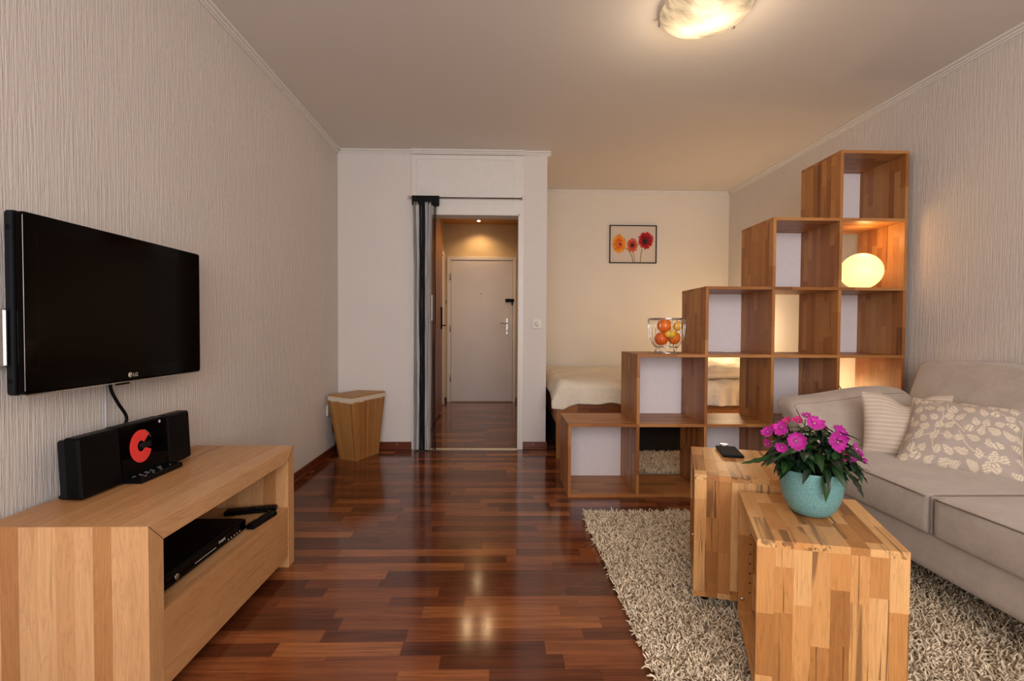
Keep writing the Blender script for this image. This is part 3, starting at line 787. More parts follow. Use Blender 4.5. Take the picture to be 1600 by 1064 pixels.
rug('bedside_rug', 'cream shag rug beside the bed, seen through the bottom shelf cell', .95, 2.3, 3.30, 3.93, 15000, 5)

# ================================================================ BED
bd = thing('bed', 'solid beech bed frame with pale mattress in the alcove', 'bed', (.433, 3.743, 0))
BL, BW = 1.93, 1.32
kb = dict(sw=.055, lmin=.2, lmax=.55, tones=(0, 1), streak=.3)
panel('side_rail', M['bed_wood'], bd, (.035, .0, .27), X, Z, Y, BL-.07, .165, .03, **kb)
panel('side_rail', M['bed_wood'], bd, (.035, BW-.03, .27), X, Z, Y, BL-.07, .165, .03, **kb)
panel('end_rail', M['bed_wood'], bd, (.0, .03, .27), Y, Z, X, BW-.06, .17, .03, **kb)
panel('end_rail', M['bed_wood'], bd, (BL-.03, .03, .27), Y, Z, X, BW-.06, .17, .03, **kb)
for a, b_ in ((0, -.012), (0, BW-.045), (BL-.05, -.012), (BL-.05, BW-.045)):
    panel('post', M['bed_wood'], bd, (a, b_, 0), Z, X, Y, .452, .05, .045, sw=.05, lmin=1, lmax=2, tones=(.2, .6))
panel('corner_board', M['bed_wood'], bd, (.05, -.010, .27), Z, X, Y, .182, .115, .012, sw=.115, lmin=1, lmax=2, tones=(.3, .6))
MB().cbox((.03, .10, .02), (BL-.03, BW-.03, .25), .01).build('underbed_shade_box', M['dark'], bd)  # dark box stands in for the shade below the bed
MB().cbox((.033, .033, .36), (BL-.033, BW-.033, .56), .04).build('mattress', M['bedding'], bd)
def duv(u, v):
    """draped duvet: v=0 hem at the front, goes up over the edge and back to the wall"""
    nz = lambda a, b_, s_: math.sin(a*s_+1.3*math.sin(b_*s_*.7))*math.cos(b_*s_*.8+.9*math.sin(a*s_*.6))
    x = -.045 + u*(BL+.02); s_ = v*1.62
    hem = .022*math.sin(u*7+.5) + .008*math.sin(u*31) + .006*math.sin(u*57+2) + .02
    if s_ < .20: z = .415 + hem*(1-s_/.2)*.45 + s_*.72; yy = -.048 - (.010*math.sin(u*38+s_*6+2*math.sin(u*11)) + .007*math.sin(u*83+4*math.sin(u*17)))*(1-s_/.25)
    else:
        q = s_-.20; yy = -.045 + q - .05*(1-math.exp(-q*9)); z = .559 + .055*(1-math.exp(-q*16))
        z += .010*nz(x*3, yy*3, 3.5)+.006*nz(x*9, yy*7, 2.5)
    d = max(0, .05-x)/.095
    z -= .11*d*d*(1 if s_ >= .2 else .15+.85*s_/.2) + (.05*max(0, 1-abs(x-.04)/.12) if s_ < .2 else 0)*(1-s_/.2 if s_ < .2 else 0)
    z += .004*math.sin(x*34+yy*9)*(1 if s_ < .6 else .3)
    return (x, min(yy, BW+.02), z)
dv = thing('duvet', 'cream crumpled duvet hanging over the front edge of the bed', 'duvet', (.433, 3.743, 0))
o = MB().grid(duv, 190, 110).build('cover', M['bedding'], dv)
so = o.modifiers.new('thick', 'SOLIDIFY'); so.thickness = .028; so.offset = -1

def pillow_mb(corners, th, n=40, pinch=.08, tone=None, sag=0.0, wr=.0, m_=None):
    """corners: bottom-left, bottom-right, top-right, top-left (world)"""
    a, b_, c_, d = [Vector(p) for p in corners]; nrm = (b_-a).cross(d-a).normalized(); m_ = m_ or MB()
    cen_ = (a+b_+c_+d)/4
    def pt(u, v, sgn):
        U, V = 2*u-1, 2*v-1
        p = a.lerp(b_, u).lerp(d.lerp(c_, u), v)
        k_ = 1 - pinch*((1-U*U)*abs(V)**3 + (1-V*V)*abs(U)**3)
        p = cen_ + (p-cen_)*k_
        hgt = th*(max(0, 1-abs(U)**2.4)**.55)*(max(0, 1-abs(V)**2.4)**.55)
        p = p + nrm*sgn*hgt
        p += (d-a).normalized()*(-sag*math.exp(-(U/.33)**2)*max(0, V)**1.5)
        p += nrm*sgn*wr*math.sin(U*7+V*4)*math.sin(V*9-U*3)*(1-abs(U)**3)*(1-abs(V)**3)
        return p
    for sgn in (1, -1): m_.grid(lambda u, v: pt(u, v, sgn), n, n, tone=tone)
    return m_, pt
m_, _ = pillow_mb([(1.52, 3.80, .615), (2.12, 3.84, .615), (2.10, 4.25, .635), (1.50, 4.22, .63)], .075, 30, wr=.012)
weld(m_.build('bed_pillow', M['bedding'], None, label='plump cream pillow lying on the duvet, seen through the middle shelf cell', cat='pillow', group='pillows on the bed'))
m_, _ = pillow_mb([(1.75, 4.42, .615), (2.30, 4.38, .63), (2.41, 4.62, .90), (1.95, 4.78, .86)], .06, 30, wr=.012)
weld(m_.build('bed_pillow', M['bedding'], None, label='cream pillow leaning upright behind the lying one on the bed', cat='pillow', group='pillows on the bed'))

# ================================================================ SOFA
def soft_box(sx, sy, sz, r, bulge=(0, 0, 0), n=14, fn=None):
    """rounded, slightly puffed box centred at the origin"""
    m_ = MB(); h = (sx/2, sy/2, sz/2)
    def face(ax, sg):
        o1, o2 = [i for i in range(3) if i != ax]
        def f(u, v):
            p = [0, 0, 0]; p[ax] = sg*h[ax]
            # denser near edges
            uu = math.sin((u-.5)*PI)*.5*.55 + (u-.5)*.45; vv = math.sin((v-.5)*PI)*.5*.55 + (v-.5)*.45
            p[o1] = uu*2*h[o1]; p[o2] = vv*2*h[o2]
            q = [max(-h[i]+r, min(h[i]-r, p[i])) for i in range(3)]
            d = Vector(p)-Vector(q)
            if d.length > 1e-9: d = d.normalized()*r
            q = Vector(q)+d
            for i in range(3):
                j, k_ = [t_ for t_ in range(3) if t_ != i]
                q[i] += bulge[i]*(1 if q[i] > 0 else -1)*(abs(q[i])/h[i])*(max(0, 1-(q[j]/h[j])**2))**.7*(max(0, 1-(q[k_]/h[k_])**2))**.7
            return fn(q) if fn else q
        m_.grid(f, n, n)
    for ax in range(3):
        for sg in (1, -1): face(ax, sg)
    return m_
sf = thing('sofa', 'greige suede sofa against the right wall', 'sofa', (1.5, 0, 0))
sw_ = 0.885
def place(m_, c_, rot=None):
    c_ = Vector(c_)
    m_.v = [tuple((rot @ Vector(p) if rot else Vector(p)) + c_) for p in m_.v]; return m_
SYN, SYF = .25, 2.52
weld(place(soft_box(sw_-.02, SYF-SYN, .16, .03, (.0, 0, 0)), ((sw_-.02)/2+.01, (SYN+SYF)/2, .228)).build('base', M['sofa'], sf), 1e-4)
def seat(y0, y1):
    L = y1-y0
    def f(q):
        q = Vector(q)
        if q.z > 0: q.z += .010*math.cos(q.y/L*PI)*math.cos(q.x/.8*PI*.5)
        return q
    o = weld(place(soft_box(sw_, L-.001, .142, .014, (.012, .0, .008), 24, f), (sw_/2-.004, (y0+y1)/2, .360)).build('seat_cushion', M['sofa'], sf), 1e-4)
    pts = [(-.010+.0, y0+.02+(L-.04)*i/20, .4235+.004*math.sin(PI*i/20)) for i in range(21)]
    MB().tube(pts, .0022, 6).build('piping', M['seam'], o)
    return o
seat(1.635, 2.34); seat(.93, 1.632); seat(.30, .927)
# arm at the shelf end: leaning, thick and soft
def armfn(q):
    q = Vector(q); tt = (q.z+.16)/.32
    q.y += .20*tt - .02; q.x += -.035*(1-tt)*0 + .05*(1-tt)*(1 if q.x < -.15 else 0)
    q.z += .035*(q.x/.34)*(tt if tt > 0 else 0) + .006*math.sin(q.x*11)
    return q
o = weld(place(soft_box(.66, .20, .34, .060, (.0, .02, .01), 22, armfn), (.340, 2.40, .495)).build('arm', M['sofa'], sf), 1e-4)
MB().tube([armfn(Vector((-.312, -.088, -.12+.245*i/12)))+Vector((.340, 2.40, .495)) for i in range(13)], .0022, 6).build('piping', M['seam'], o)
weld(place(soft_box(.86, .2, .28, .06, (0, .02, .01), 12), (.43, .27, .48)).build('arm', M['sofa'], sf), 1e-4)
# back cushions, leaning far back on the wall
def backc(y0, y1):
    L = y1-y0
    def f(q):
        q = Vector(q); tt = (q.z+.21)/.42
        q.x += .25*tt; q.z += -.01*math.sin((q.y/L+.5)*PI*2)*tt
        q.y += .13*(tt-.35)*max(0, q.y/L*2)**3*(1 if y1 > 2 else 0)
        return q
    return weld(place(soft_box(.22, L-.006, .42, .035, (.02, .0, .01), 20, f), (.62, (y0+y1)/2, .625)).build('back_cushion', M['sofa'], sf), 1e-4)
backc(1.66, 2.50); backc(.96, 1.655); backc(.33, .955)
for a in (.08, sw_-.08):
    for b_ in (SYN+.1, SYF-.1): MB().cbox((a-.02, b_-.02, .002), (a+.02, b_+.02, .152), .003).build('leg', M['side_black'], sf)

# pillows
Rp = random.Random(11)
leaves_ = []
for i in range(9):
    for j in range(7):
        u, v = (i+.5+Rp.uniform(-.25, .25)+(.5 if j % 2 else 0))/9, (j+.5+Rp.uniform(-.2, .2))/7
        leaves_.append((u, v, Rp.uniform(0, PI), Rp.uniform(.052, .078), Rp.uniform(.032, .046)))
stems = [(.0, .95, .35, .5, .25), (.35, .95, .55, .45, -.1), (.55, .9, .95, .6, .2), (.1, .3, .5, .35, .15), (.5, .45, .9, .15, -.2), (.3, .2, .45, .8, .1)]
def leafprint(u, v):
    bg = (.46, .38, .33); fg = (.78, .65, .49)
    asp = 1.2
    for lu, lv, an, L, w__ in leaves_:
        dx, dy = (u-lu)*asp, v-lv
        if abs(dx) > .09 or abs(dy) > .09: continue
        x = dx*math.cos(an)+dy*math.sin(an); y_ = -dx*math.sin(an)+dy*math.cos(an)
        if abs(x) < L and abs(y_) < w__*(1-(x/L)**2)**.8*(1.25 if x < 0 else .9):
            if abs(y_) < .0022: return bg
            return fg if math.sin(y_*900+x*60) > -.75 else bg
    for a, b_, c_, d, bend in stems:
        tt = max(0, min(1, ((u-a)*(c_-a)+(v-b_)*(d-b_))/((c_-a)**2+(d-b_)**2)))
        px, py = a+(c_-a)*tt-(d-b_)*bend*math.sin(PI*tt), b_+(d-b_)*tt+(c_-a)*bend*math.sin(PI*tt)
        if math.hypot((u-px)*asp, v-py) < .0045: return fg
    return bg
pc = [(1.711, 2.050, .428), (1.958, 1.752, .432), (2.150, 1.93, .680), (1.925, 2.21, .690)]
m_, pt = pillow_mb(pc, .068, 150, .05, leafprint, wr=.003)
pp = thing('patterned_pillow', 'beige scatter pillow with pale leaf print on the sofa seat', 'pillow')
o = weld(m_.build('cover', M['tone_cloth'], pp))
MB().tube([pt(*q_, 1) for q_ in [(i/20, 0) for i in range(20)]+[(1, i/20) for i in range(20)]+[(1-i/20, 1) for i in range(20)]+[(0, 1-i/20) for i in range(20)]], .0035, 6, True, tone=(.56, .47, .37)).build('piping', M['tone_cloth'], pp)
def stripes(u, v):
    ph = (v*15) % 1; return (.78, .66, .55) if ph < .16 else (.58, .47, .385)
sc_ = [(1.70, 2.225, .428), (1.90, 2.02, .43), (2.125, 2.22, .700), (1.745, 2.30, .708)]
m_, pt = pillow_mb(sc_, .06, 90, .04, stripes, sag=.055, wr=.003)
pp = thing('striped_pillow', 'pinkish beige scatter pillow with fine horizontal stripes leaning on sofa arm', 'pillow')
weld(m_.build('cover', M['tone_cloth'], pp))

# ================================================================ CEILING LAMP
cl = thing('ceiling_lamp', 'round alabaster glass ceiling lamp, lit warm', 'ceiling lamp', (.917, 2.20, H-.002))
MB().lathe([(0, 0), (.085, 0), (.085, -.02), (0, -.02)], 32).build('base_plate', M['white_trim'], cl)
prof = [(.199, -.020), (.197, -.026)] + [(.195*math.sin(a), -.026-.055*(math.cos(a)-math.cos(PI/2*.98))) for a in [PI/2*.98*(1-i/10) for i in range(11)]]
o = MB().lathe(prof, 64).build('glass_bowl', M['alabaster'], cl)
so = o.modifiers.new('thick', 'SOLIDIFY'); so.thickness = .004
for a in (150, 270, 30):
    a = math.radians(a); d = Vector((math.cos(a), math.sin(a), 0))
    MB().tube([d*.09+Z*-.012, d*.205+Z*-.014, d*.208+Z*-.022, d*.206+Z*-.034, d*.194+Z*-.038], .0045, 8).build('clip', M['steel'], cl)

# ================================================================ GLOBE LAMP
gz = LV[3]
gl = thing('globe_lamp', 'glowing oval opal glass lamp standing in the upper right shelf cell', 'table lamp', (2.268, 3.015, gz+.0005))
n = 24; prof = [(.117*math.sin(PI*i/n),   .114 - .113*math.cos(PI*i/n)) for i in range(n+1)]
prof = [(max(r_, 0), max(z_, .004)) for r_, z_ in prof]
MB().lathe(prof, 48).build('glass_globe', M['globe'], gl)
MB().lathe([(0, 0), (.05, 0), (.05, .006), (0, .006)], 32).build('base_ring', M['ivory'], gl)
t = thing('lamp_cord', 'thin dark lamp cord hanging down behind the right shelf column', 'cord', (0, 0, 0))
MB().tube(spline([(2.24, 3.17, gz+.004), (2.245, 3.262, gz-.0), (2.268, 3.275, 1.05), (2.27, 3.28, .86), (2.275, 3.28, .80), (2.285, 3.28, .70), (2.345, 3.28, .60), (2.365, 3.28, .50), (2.36, 3.29, .35), (2.36, 3.40, .01)]), .003, 6).build('cord_run', M['side_black'], t)

# ================================================================ FRUIT BASKET + FRUIT
fz = LV[2]+.0006; fc = Vector((1.031, 3.0, fz))
fb = thing('wire_fruit_basket', 'chrome wire fruit basket standing on the second shelf step', 'fruit basket', fc)
MB().tube(ring((0, 0, .214), .111, 48), .0032, 8, True).build('rim', M['chrome'], fb)
MB().tube(ring((0, 0, .208), .107, 48), .002, 6, True).build('rim', M['chrome'], fb)
MB().tube(ring((0, 0, .038), .070, 40), .0028, 8, True).build('base_ring', M['chrome'], fb)
MB().tube(ring((0, 0, .0035), .088, 40), .0034, 8, True).build('foot_ring', M['chrome'], fb)
for i in range(22):
    a = 2*PI*i/22+.05; d = Vector((math.cos(a), math.sin(a), 0))
    MB().tube([d*.111+Z*.214, d*.112+Z*.17, d*.105+Z*.095, d*.098+Z*.078, d*.070+Z*.038], .0014, 6).build('wire', M['chrome'], fb)
fbm = MB()
for i in range(8):
    a = PI*i/8; d = Vector((math.cos(a), math.sin(a), 0)); fbm.tube([d*.07+Z*.038, d*-.07+Z*.038], .0012, 5)
fbm.build('base_wires', M['chrome'], fb)
for i in range(4):
    a = 2*PI*i/4+.6; d = Vector((math.cos(a), math.sin(a), 0))
    MB().tube([d*.068+Z*.038, d*.086+Z*.004], .0028, 8).build('leg', M['chrome'], fb)
def fruit(name, label, cat, off, r_, col, sz=1.0, sx=1.0, rot=(0, 0, 0), grp='oranges in the wire basket'):
    t = thing(name, label, cat, fc+Vector(off), 0, grp); t.rotation_euler = rot
    n = 18; prof = []
    for i in range(n+1):
        a = PI*i/n; rr = r_*(1+.02*math.cos(a*2))
        z_ = -math.cos(a)*r_*sz
        if name == 'lemon' and i in (0, n): z_ *= 1.12
        prof.append((rr*math.sin(a), z_))
    MB().lathe(prof, 30, tone=col).build('peel', M['peel'], t)
    MB().lathe([(0, r_*sz*1.02+.002), (.004, r_*sz*1.01), (.005, r_*sz*.97)], 10, tone=(.02, .03, .01)).build('stem_end', M['peel'], t)
fruit('orange', 'orange on top in the middle of the wire basket', 'orange', (-.012, .004, .171), .045, (.85, .17, .01), .96, rot=(1.9, .5, 0))
fruit('orange', 'orange at the bottom left of the wire basket', 'orange', (-.036, -.012, .089), .042, (.80, .13, .008), .95, rot=(.3, -.6, 0))
fruit('orange', 'orange at the lower right of the wire basket', 'orange', (.050, .006, .094), .041, (.85, .18, .01), .96, rot=(.5, .9, 0))
fruit('lemon', 'yellow lemon low in front between the oranges', 'lemon', (.002, -.066, .118), .024, (.85, .50, .03), 1.45, rot=(0, PI/2, .1), grp='lemons in the wire basket')
fruit('lemon', 'yellow lemon at the upper right of the wire basket', 'lemon', (.068, -.004, .168), .027, (.85, .48, .03), 1.15, rot=(.3, .3, 0), grp='lemons in the wire basket')

# ================================================================ PICTURE
pf = thing('framed_picture', 'black framed print of three gerbera flowers on the alcove wall', 'picture', (1.388, YA, 1.907))
pw, ph_ = .250, .200
fm = MB()
fm.cbox((-pw, -.018, ph_-.009), (pw, 0, ph_), .001); fm.cbox((-pw, -.018, -ph_), (pw, 0, -ph_+.009), .001)
fm.cbox((-pw, -.018, -ph_), (-pw+.009, 0, ph_), .001); fm.cbox((pw-.009, -.018, -ph_), (pw, 0, ph_), .001)
fm.build('frame', M['black'], pf)
MB().cbox((-pw+.009, -.008, -ph_+.009), (pw-.009, -.002, ph_-.009), .0003, tone=(.62, .52, .44)).build('print_sheet', M['tone_paint'], pf)
def gx(px): return (px-675)/(1165-190)*.5
def gzf(py): return -(py-553)/(950-155)*.4
def gerbera(cx, cy, rx, ry, cols, ccx, ccy, cr, seed, core=(.01, .008, .005)):
    m_ = MB(); Rg = random.Random(seed)
    lay = -.0086
    for ringn, (f, n_, ci) in enumerate(((1.0, 30, 0), (.86, 26, 1), (.6, 22, 2))):
        for i in range(n_):
            a = 2*PI*(i+Rg.uniform(-.3, .3))/n_ + ringn*.1; L = f*Rg.uniform(.85, 1.03)
            ex, ez = cx+rx*L*math.cos(a), cy-ry*L*math.sin(a)
            bx, bz_ = ccx+(cx-ccx)*.15, ccy+(cy-ccy)*.15
            dx, dz = ex-bx, ez-bz_; ln = math.hypot(dx, dz); nx, nz = -dz/ln, dx/ln; wd = 17*(1.1-.25*ringn)
            pts = [(bx, bz_), (bx+dx*.5+nx*wd*.7, bz_+dz*.5+nz*wd*.7), (bx+dx*.85+nx*wd, bz_+dz*.85+nz*wd), (ex, ez), (bx+dx*.85-nx*wd, bz_+dz*.85-nz*wd), (bx+dx*.5-nx*wd*.7, bz_+dz*.5-nz*wd*.7)]
            c_ = cols[ci]; s_ = Rg.uniform(.72, 1.1); y_ = lay - ringn*.0004 - i*.000004
            m_.add([(gx(p[0]), y_, gzf(p[1])) for p in pts], [(0, 1, 2, 3, 4, 5)], tuple(q*s_ for q in c_))
    n_ = 20; m_.add([(gx(ccx+cr*math.cos(2*PI*i/n_)), lay-.0016, gzf(ccy+cr*math.sin(2*PI*i/n_))) for i in range(n_)], [tuple(range(n_))], core)
    return m_
def stalk(pts, w_):
    m_ = MB(); vs = []
    pts = [(p.x, p.y) for p in spline([(a, b_, 0) for a, b_ in pts], 8)]
    for i, (a, b_) in enumerate(pts):
        a2, b2 = pts[min(i+1, len(pts)-1)]; a1, b1 = pts[max(i-1, 0)]; l_ = math.hypot(a2-a1, b2-b1); nx, nz = -(b2-b1)/l_, (a2-a1)/l_
        for s_ in (1, -1): vs.append((gx(a+nx*w_*s_), -.0083, gzf(b_+nz*w_*s_)))
    return m_.add(vs, [(2*i, 2*i+1, 2*i+3, 2*i+2) for i in range(len(pts)-1)], (.22, .20, .04))
stalk([(480, 600), (580, 680), (650, 800), (680, 928)], 9).build('printed_stem', M['tone_paint'], pf)
stalk([(680, 720), (700, 820), (720, 928)], 7).build('printed_stem', M['tone_paint'], pf)
stalk([(865, 640), (840, 780), (828, 928)], 9).build('printed_stem', M['tone_paint'], pf)
gerbera(385, 540, 155, 215, [(.80, .33, .01), (.82, .26, .01), (.72, .12, .01)], 412, 555, 22, 1).build('printed_flower', M['tone_paint'], pf, label='yellow printed gerbera')
gerbera(662, 572, 120, 158, [(.66, .10, .05), (.60, .10, .04), (.42, .035, .015)], 660, 572, 38, 2, (.04, .01, .005)).build('printed_flower', M['tone_paint'], pf, label='salmon printed gerbera')
gerbera(940, 470, 172, 195, [(.50, .003, .012), (.40, .002, .008), (.16, .002, .003)], 918, 492, 50, 3).build('printed_flower', M['tone_paint'], pf, label='dark red printed gerbera')

# ================================================================ STRING CURTAIN
t = thing('curtain_rod', 'thin dark steel rod above the doorway', 'curtain rod', (0, 0, 0))
MB().tube([(-.735, YF-.05, 2.072), (.160, YF-.05, 2.072)], .005, 10).build('rod', M['rod'], t)
for x in (-.752, .166):
    MB().tube(ring((x, YF-.05, 2.072), .013, 20, 'X') if x > 0 else [Vector((x+.011*math.cos(a), YF-.05, 2.072+.011*math.sin(a))) for a in [2*PI*q_/16 for q_ in range(16)]], .003, 6, True).build('finial', M['steel'], t)
    MB().tube([(x+(.012 if x < 0 else -.008), YF-.05, 2.072), (x+(.012 if x < 0 else -.008), YF-.002, 2.072)], .004, 8).build('bracket', M['steel'], t)
cu = thing('string_curtain', 'black, white and grey string curtain pushed to the left of the doorway', 'curtain', (0, YF-.05, 0))
def band(u, v):
    x = -.722 + u*.208; z = 2.082 - v*(.062+.012*math.sin(u*9)+.006*math.sin(u*23))
    return (x, -.016*math.sin(u*60)-.010, z)
o = MB().grid(band, 90, 5, tone=(.5, .5, .5)).build('header_band', M['black_matte'], cu)
so = o.modifiers.new('thick', 'SOLIDIFY'); so.thickness = .018
def strings(name, col, xs, seed, r_=.0016):
    m_ = MB(); Rr = random.Random(seed)
    for x in xs:
        yy = Rr.uniform(-.034, -.022) if name == 'black_strings' else Rr.uniform(-.02, .022); ph__ = Rr.uniform(0, 6); am = Rr.uniform(.001, .004); sf_ = Rr.uniform(.8, 1.1); c_ = tuple(q_*sf_ for q_ in col)
        dx = (-.62-x)*Rr.uniform(.05, .18)
        m_.tube([(x+dx*min(1, q_*.5)+am*math.sin(ph__+q_*1.4), yy+am*math.cos(ph__+q_), 2.03-q_*.2525) for q_ in range(9)], r_, 4, tone=c_, cap=False)
    return m_.build(name, M['tone_paint'], cu, kind='stuff')
Rs = random.Random(5)
strings('grey_strings', (.36, .33, .32), [Rs.uniform(-.722, -.690) for _ in range(26)]+[Rs.uniform(-.615, -.585) for _ in range(16)], 1, .0018)
strings('white_strings', (.80, .76, .74), [Rs.uniform(-.695, -.668) for _ in range(20)]+[Rs.uniform(-.640, -.572) for _ in range(50)]+[-.648, -.650], 2, .0018)
strings('black_strings', (.004, .004, .007), [Rs.uniform(-.668, -.655) for _ in range(14)]+[Rs.uniform(-.650, -.622) for _ in range(34)]+[Rs.uniform(-.555, -.520) for _ in range(9)]+[-.60, -.57], 3, .0018)

# ================================================================ PHONE
t = thing('smartphone', 'black phone lying on the farther cube table', 'phone', (.935, 1.95, .5008), math.radians(-14))
MB().cbox((-.040, -.080, 0), (.040, .080, .009), .003).build('case', M['side_black'], t)
MB().cbox((-.038, -.078, .0088), (.038, .078, .0102), .0008).build('screen', M['black_matte'], t)
t = thing('cable_clip', 'small silver plug at the back end of the phone', 'plug', (.957, 2.045, .5008), math.radians(-14))
MB().cbox((-.016, -.007, 0), (.016, .009, .014), .002).build('plug_body', M['chrome'], t)
MB().cbox((-.010, -.010, .003), (.010, -.006, .011), .001).build('contact', M['ivory'], t)

# ================================================================ POTTED PLANT
PP = Vector((.912, 1.392, .4657))
pl = thing('potted_impatiens', 'magenta flowering potted plant in a speckled teal pot', 'potted plant', PP)
prof = [(0, 0), (.038, 0), (.050, .005), (.064, .022), (.0745, .046), (.081, .076), (.0845, .108), (.0862, .130), (.0858, .134), (.0825, .133), (.080, .118), (.078, .10), (0, .098)]
o = MB().lathe(prof, 64).build('pot', M['teal'], pl)
MB().lathe([(0, .120), (.06, .119), (.0795, .116)], 32).build('soil', M['soil'], pl)
Rl = random.Random(21)
def leaf_mb(L, W, bend, fold, tone):
    m_ = MB(); nu, nv = 4, 8
    def f(u, v):
        U = 2*u-1; w__ = W*(math.sin(PI*min(1, v**.8*.96+.03)))**.9*(1 if v < .98 else .2)
        x = U*w__; y_ = v*L; z = -bend*v*v*L + fold*abs(U)*w__ + .0015*math.sin(v*22)*abs(U)
        return (x, y_, z)
    return m_.grid(f, nu, nv, tone=lambda u, v: tuple(q_*(1.5 if abs(u-.5) < .1 else 1) for q_ in tone))
leaf_meshes = []
for i in range(10):
    col = R.choice(((.005, .020, .007), (.008, .030, .009), (.004, .015, .006), (.018, .050, .012)))
    me = leaf_mb(Rl.uniform(.058, .08), Rl.uniform(.012, .018), Rl.uniform(.15, .8), Rl.uniform(.2, .5), col).mesh('leaf'); me.materials.append(M['leaf']); leaf_meshes.append(me)
def orient(d, roll=0.0, upv=Z):
    """matrix whose Y axis runs along d"""
    d = d.normalized(); x = d.cross(upv); x = x.normalized() if x.length > 1e-4 else X.copy(); z = x.cross(d)
    m = Matrix((x, d, z)).transposed(); return (m @ Matrix.Rotation(roll, 3, 'Y')).to_4x4()
def add_leaf(base, d, s=1.0, roll=0.0, me=None):
    o = bpy.data.objects.new('leaf', me or Rl.choice(leaf_meshes)); C.objects.link(o); o.parent = pl
    o.matrix_local = Matrix.Translation(base) @ orient(d, roll) @ Matrix.Scale(s, 4); return o
stm = MB()
NS = 19
for i in range(NS):
    a = i*2.399+.3; rr = .105*math.sqrt((i+.5)/NS); topz = .256-.085*(rr/.105)**2+Rl.uniform(-.012, .008)
    top = Vector((rr*math.cos(a), rr*math.sin(a)*.85, topz))
    b0 = Vector((rr*.5*math.cos(a), rr*.5*math.sin(a), .118)); stm.tube(spline([b0, b0.lerp(top, .5)+Vector((0, 0, .008)), top], 4), .003, 6, tone=(.05, .035, .02))
    for k_ in range(11):
        an = a + k_*2.4; f_ = .45+.55*k_/10; base = b0.lerp(top, f_)
        out = Vector((math.cos(a), math.sin(a), 0))*(rr/.105)*.7
        el = Rl.uniform(-.5, .25) if k_ < 8 else Rl.uniform(.0, .5)
        add_leaf(base, Vector((math.cos(an), math.sin(an), el))+out, Rl.uniform(.6, .95), Rl.uniform(-.5, .5))
# leaves drooping over the rim
for a in (-100, -70, -48, -128, -20, -160, 10, 200, 60, 120):
    a_ = math.radians(a); base = Vector((.072*math.cos(a_), .072*math.sin(a_), .145+Rl.uniform(0, .015)))
    add_leaf(base, Vector((math.cos(a_), math.sin(a_), Rl.uniform(-.35, .1))), Rl.uniform(.7, .9), Rl.uniform(-.3, .3))
for a, s_, d_ in ((-103, .95, -1.15), (-58, 1.0, -1.0)):
    a_ = math.radians(a); add_leaf(Vector((.088*math.cos(a_), .088*math.sin(a_), .146)), Vector((math.cos(a_)*.6, math.sin(a_)*.6, d_*.6)), s_, 0)
# the long leaf reaching left over the far table, and a low one at right
stm.tube(spline([(-.04, .0, .13), (-.09, -.005, .155), (-.125, -.01, .168)], 4), .003, 6, tone=(.02, .06, .02))
lm = leaf_mb(.115, .0135, -.05, .25, (.016, .062, .018)).mesh('leaf'); lm.materials.append(M['leaf'])
add_leaf(Vector((-.105, -.01, .168)), Vector((-1, -.05, -.20)), 1.0, .9, lm)
stm.tube(spline([(.05, -.01, .12), (.09, -.02, .132), (.125, -.02, .128)], 4), .003, 6, tone=(.06, .03, .02))
for d in ((1, -.2, -.9), (.6, -.3, -.9), (.9, .1, .5), (.2, -.6, -.8)): add_leaf(Vector((.118, -.02, .132)), Vector(d), .62, 0)
add_leaf(Vector((-.10, 0, .16)), Vector((-1, .2, .05)), .8, .2); add_leaf(Vector((-.09, 0, .20)), Vector((-1, -.2, .12)), .7, 0)
stm.build('stems', M['leaf'], pl)
# flowers: four or five rounded petals round a pale eye
def petal_mb(L, W, tone):
    m_ = MB()
    def f(u, v):
        U = 2*u-1; w__ = W*(math.sin(PI*(.08+.80*v**1.15)))**.75
        y_ = v*L*(1-.10*(1-abs(U))**2*v**6*1.5); return (U*w__, .002+y_, .006*v*v+.004*U*U*v - .003*math.sin(v*3))
    return m_.grid(f, 6, 6, tone=lambda u, v: tuple(q_*(.75 if v < .2 else 1+.12*math.sin(u*25)) for q_ in tone))
pet = []
for c_ in ((.38, .004, .22), (.44, .006, .25), (.30, .003, .14), (.45, .008, .12)):
    me = petal_mb(.0235, .0128, c_).mesh('petal'); me.materials.append(M['petal']); pet.append(me)
eye = MB().lathe([(0, .006), (.0016, .005), (.0018, .0)], 8, tone=(.75, .65, .45)).mesh('flower_eye'); eye.materials.append(M['tone_paint'])
back_me = MB().lathe([(0, -.012), (.0014, -.010), (.002, -.001), (0, 0)], 8, tone=(.03, .08, .02)).mesh('flower'); back_me.materials.append(M['leaf'])
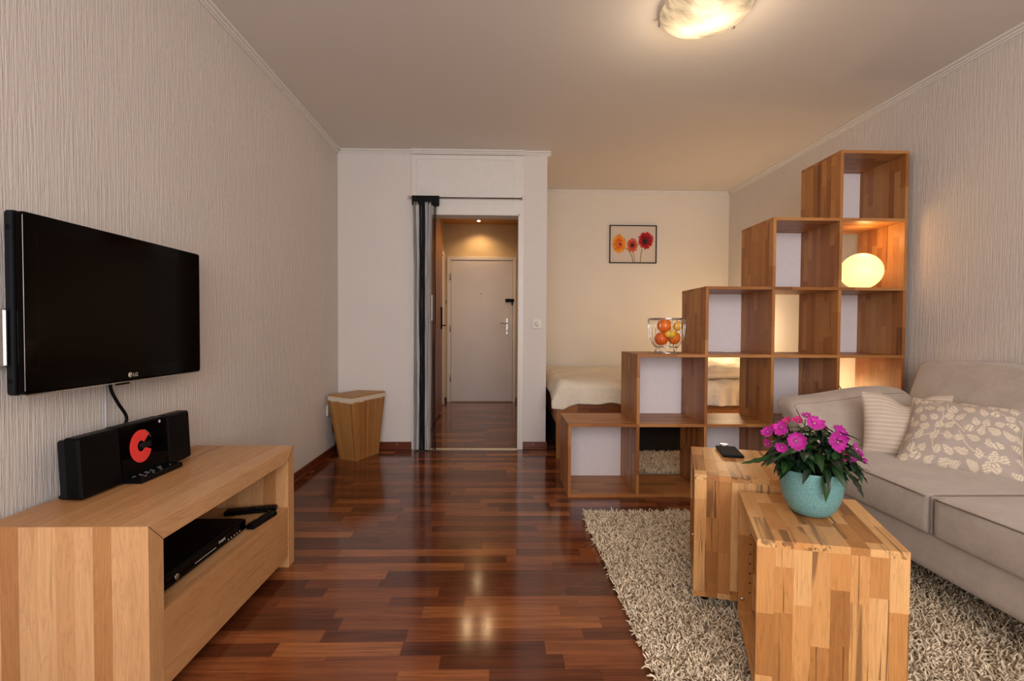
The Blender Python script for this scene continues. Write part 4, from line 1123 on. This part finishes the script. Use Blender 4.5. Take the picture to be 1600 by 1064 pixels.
def flower(px, py, depth, facing, s=1.0, pm=None, n_=5, rot=0.0):
    """px,py = where in the photograph; depth in metres in front of (negative) or behind the pot centre"""
    dirv = FW + RT*(px-800)/F_PX - UP*(py-532)/F_PX
    P = CAM + dirv*((PP.y+depth)/dirv.y) - PP
    f_ = Vector(facing).normalized(); x_ = f_.orthogonal().normalized(); y__ = f_.cross(x_)
    mt_ = Matrix.Translation(P) @ Matrix((x_, y__, f_)).transposed().to_4x4() @ Matrix.Rotation(rot, 4, 'Z') @ Matrix.Scale(s, 4)
    fo = bpy.data.objects.new('flower', back_me); C.objects.link(fo); fo.parent = pl; fo.matrix_local = mt_
    pm = pm or pet[Rl.choice((0, 0, 1))]
    for i in range(n_):
        o = bpy.data.objects.new('petal', pm); C.objects.link(o); o.parent = fo
        o.matrix_local = Matrix.Rotation(2*PI*i/n_ + Rl.uniform(-.1, .1), 4, 'Z') @ Matrix.Translation((0, .0005, .0004*i)) @ Matrix.Scale(Rl.uniform(.82, 1.12), 4) @ Matrix.Rotation(Rl.uniform(-.25, .25), 4, 'X')
    o = bpy.data.objects.new('flower_eye', eye); C.objects.link(o); o.parent = fo
    st_ = MB().tube([P - f_*.012, (P-f_*.03)*.9+Z*.008, Vector((P.x*.5, P.y*.5, .15))], .0015, 5, tone=(.05, .05, .03)).build('flower_stalk', M['leaf'], pl)
tocam = (-.35, -1, .25)
for a in ((1243, 689, -.075, tocam, 1.05), (1272, 662, -.03, (-.2, -.9, .6), 1.0), (1308, 691, -.06, (.0, -1, .2), 1.05), (1312, 679, -.04, (.1, -.8, .5), .9),
          (1221, 668, -.02, (-.9, -.7, .4), .85), (1200, 675, 0, (-.8, -.5, .5), .7), (1318, 709, -.05, (.3, -.9, .1), .85, pet[3]), (1330, 714, -.05, (.2, -1, -.1), .75),
          (1345, 715, -.04, (.7, -.7, .2), .85), (1337, 702, -.03, (.5, -.7, .5), .8), (1222, 699, -.07, (-.8, -.8, -.1), .65), (1247, 658, .01, (-.3, -.5, .9), .6, pet[3]),
          (1229, 659, .01, (-.6, -.4, .8), .6, pet[3]), (1201, 693, -.01, (-1, -.4, 0), .55, pet[2]), (1310, 671, .02, (.1, -.4, 1), .7), (1285, 667, .02, (.4, -.5, .8), .6, pet[3]), (1210, 670, .02, (-.5, -.5, .8), .6, pet[3]), (1260, 650, .04, (0, -.4, 1), .6)):
    flower(*a, rot=Rl.uniform(0, 6))
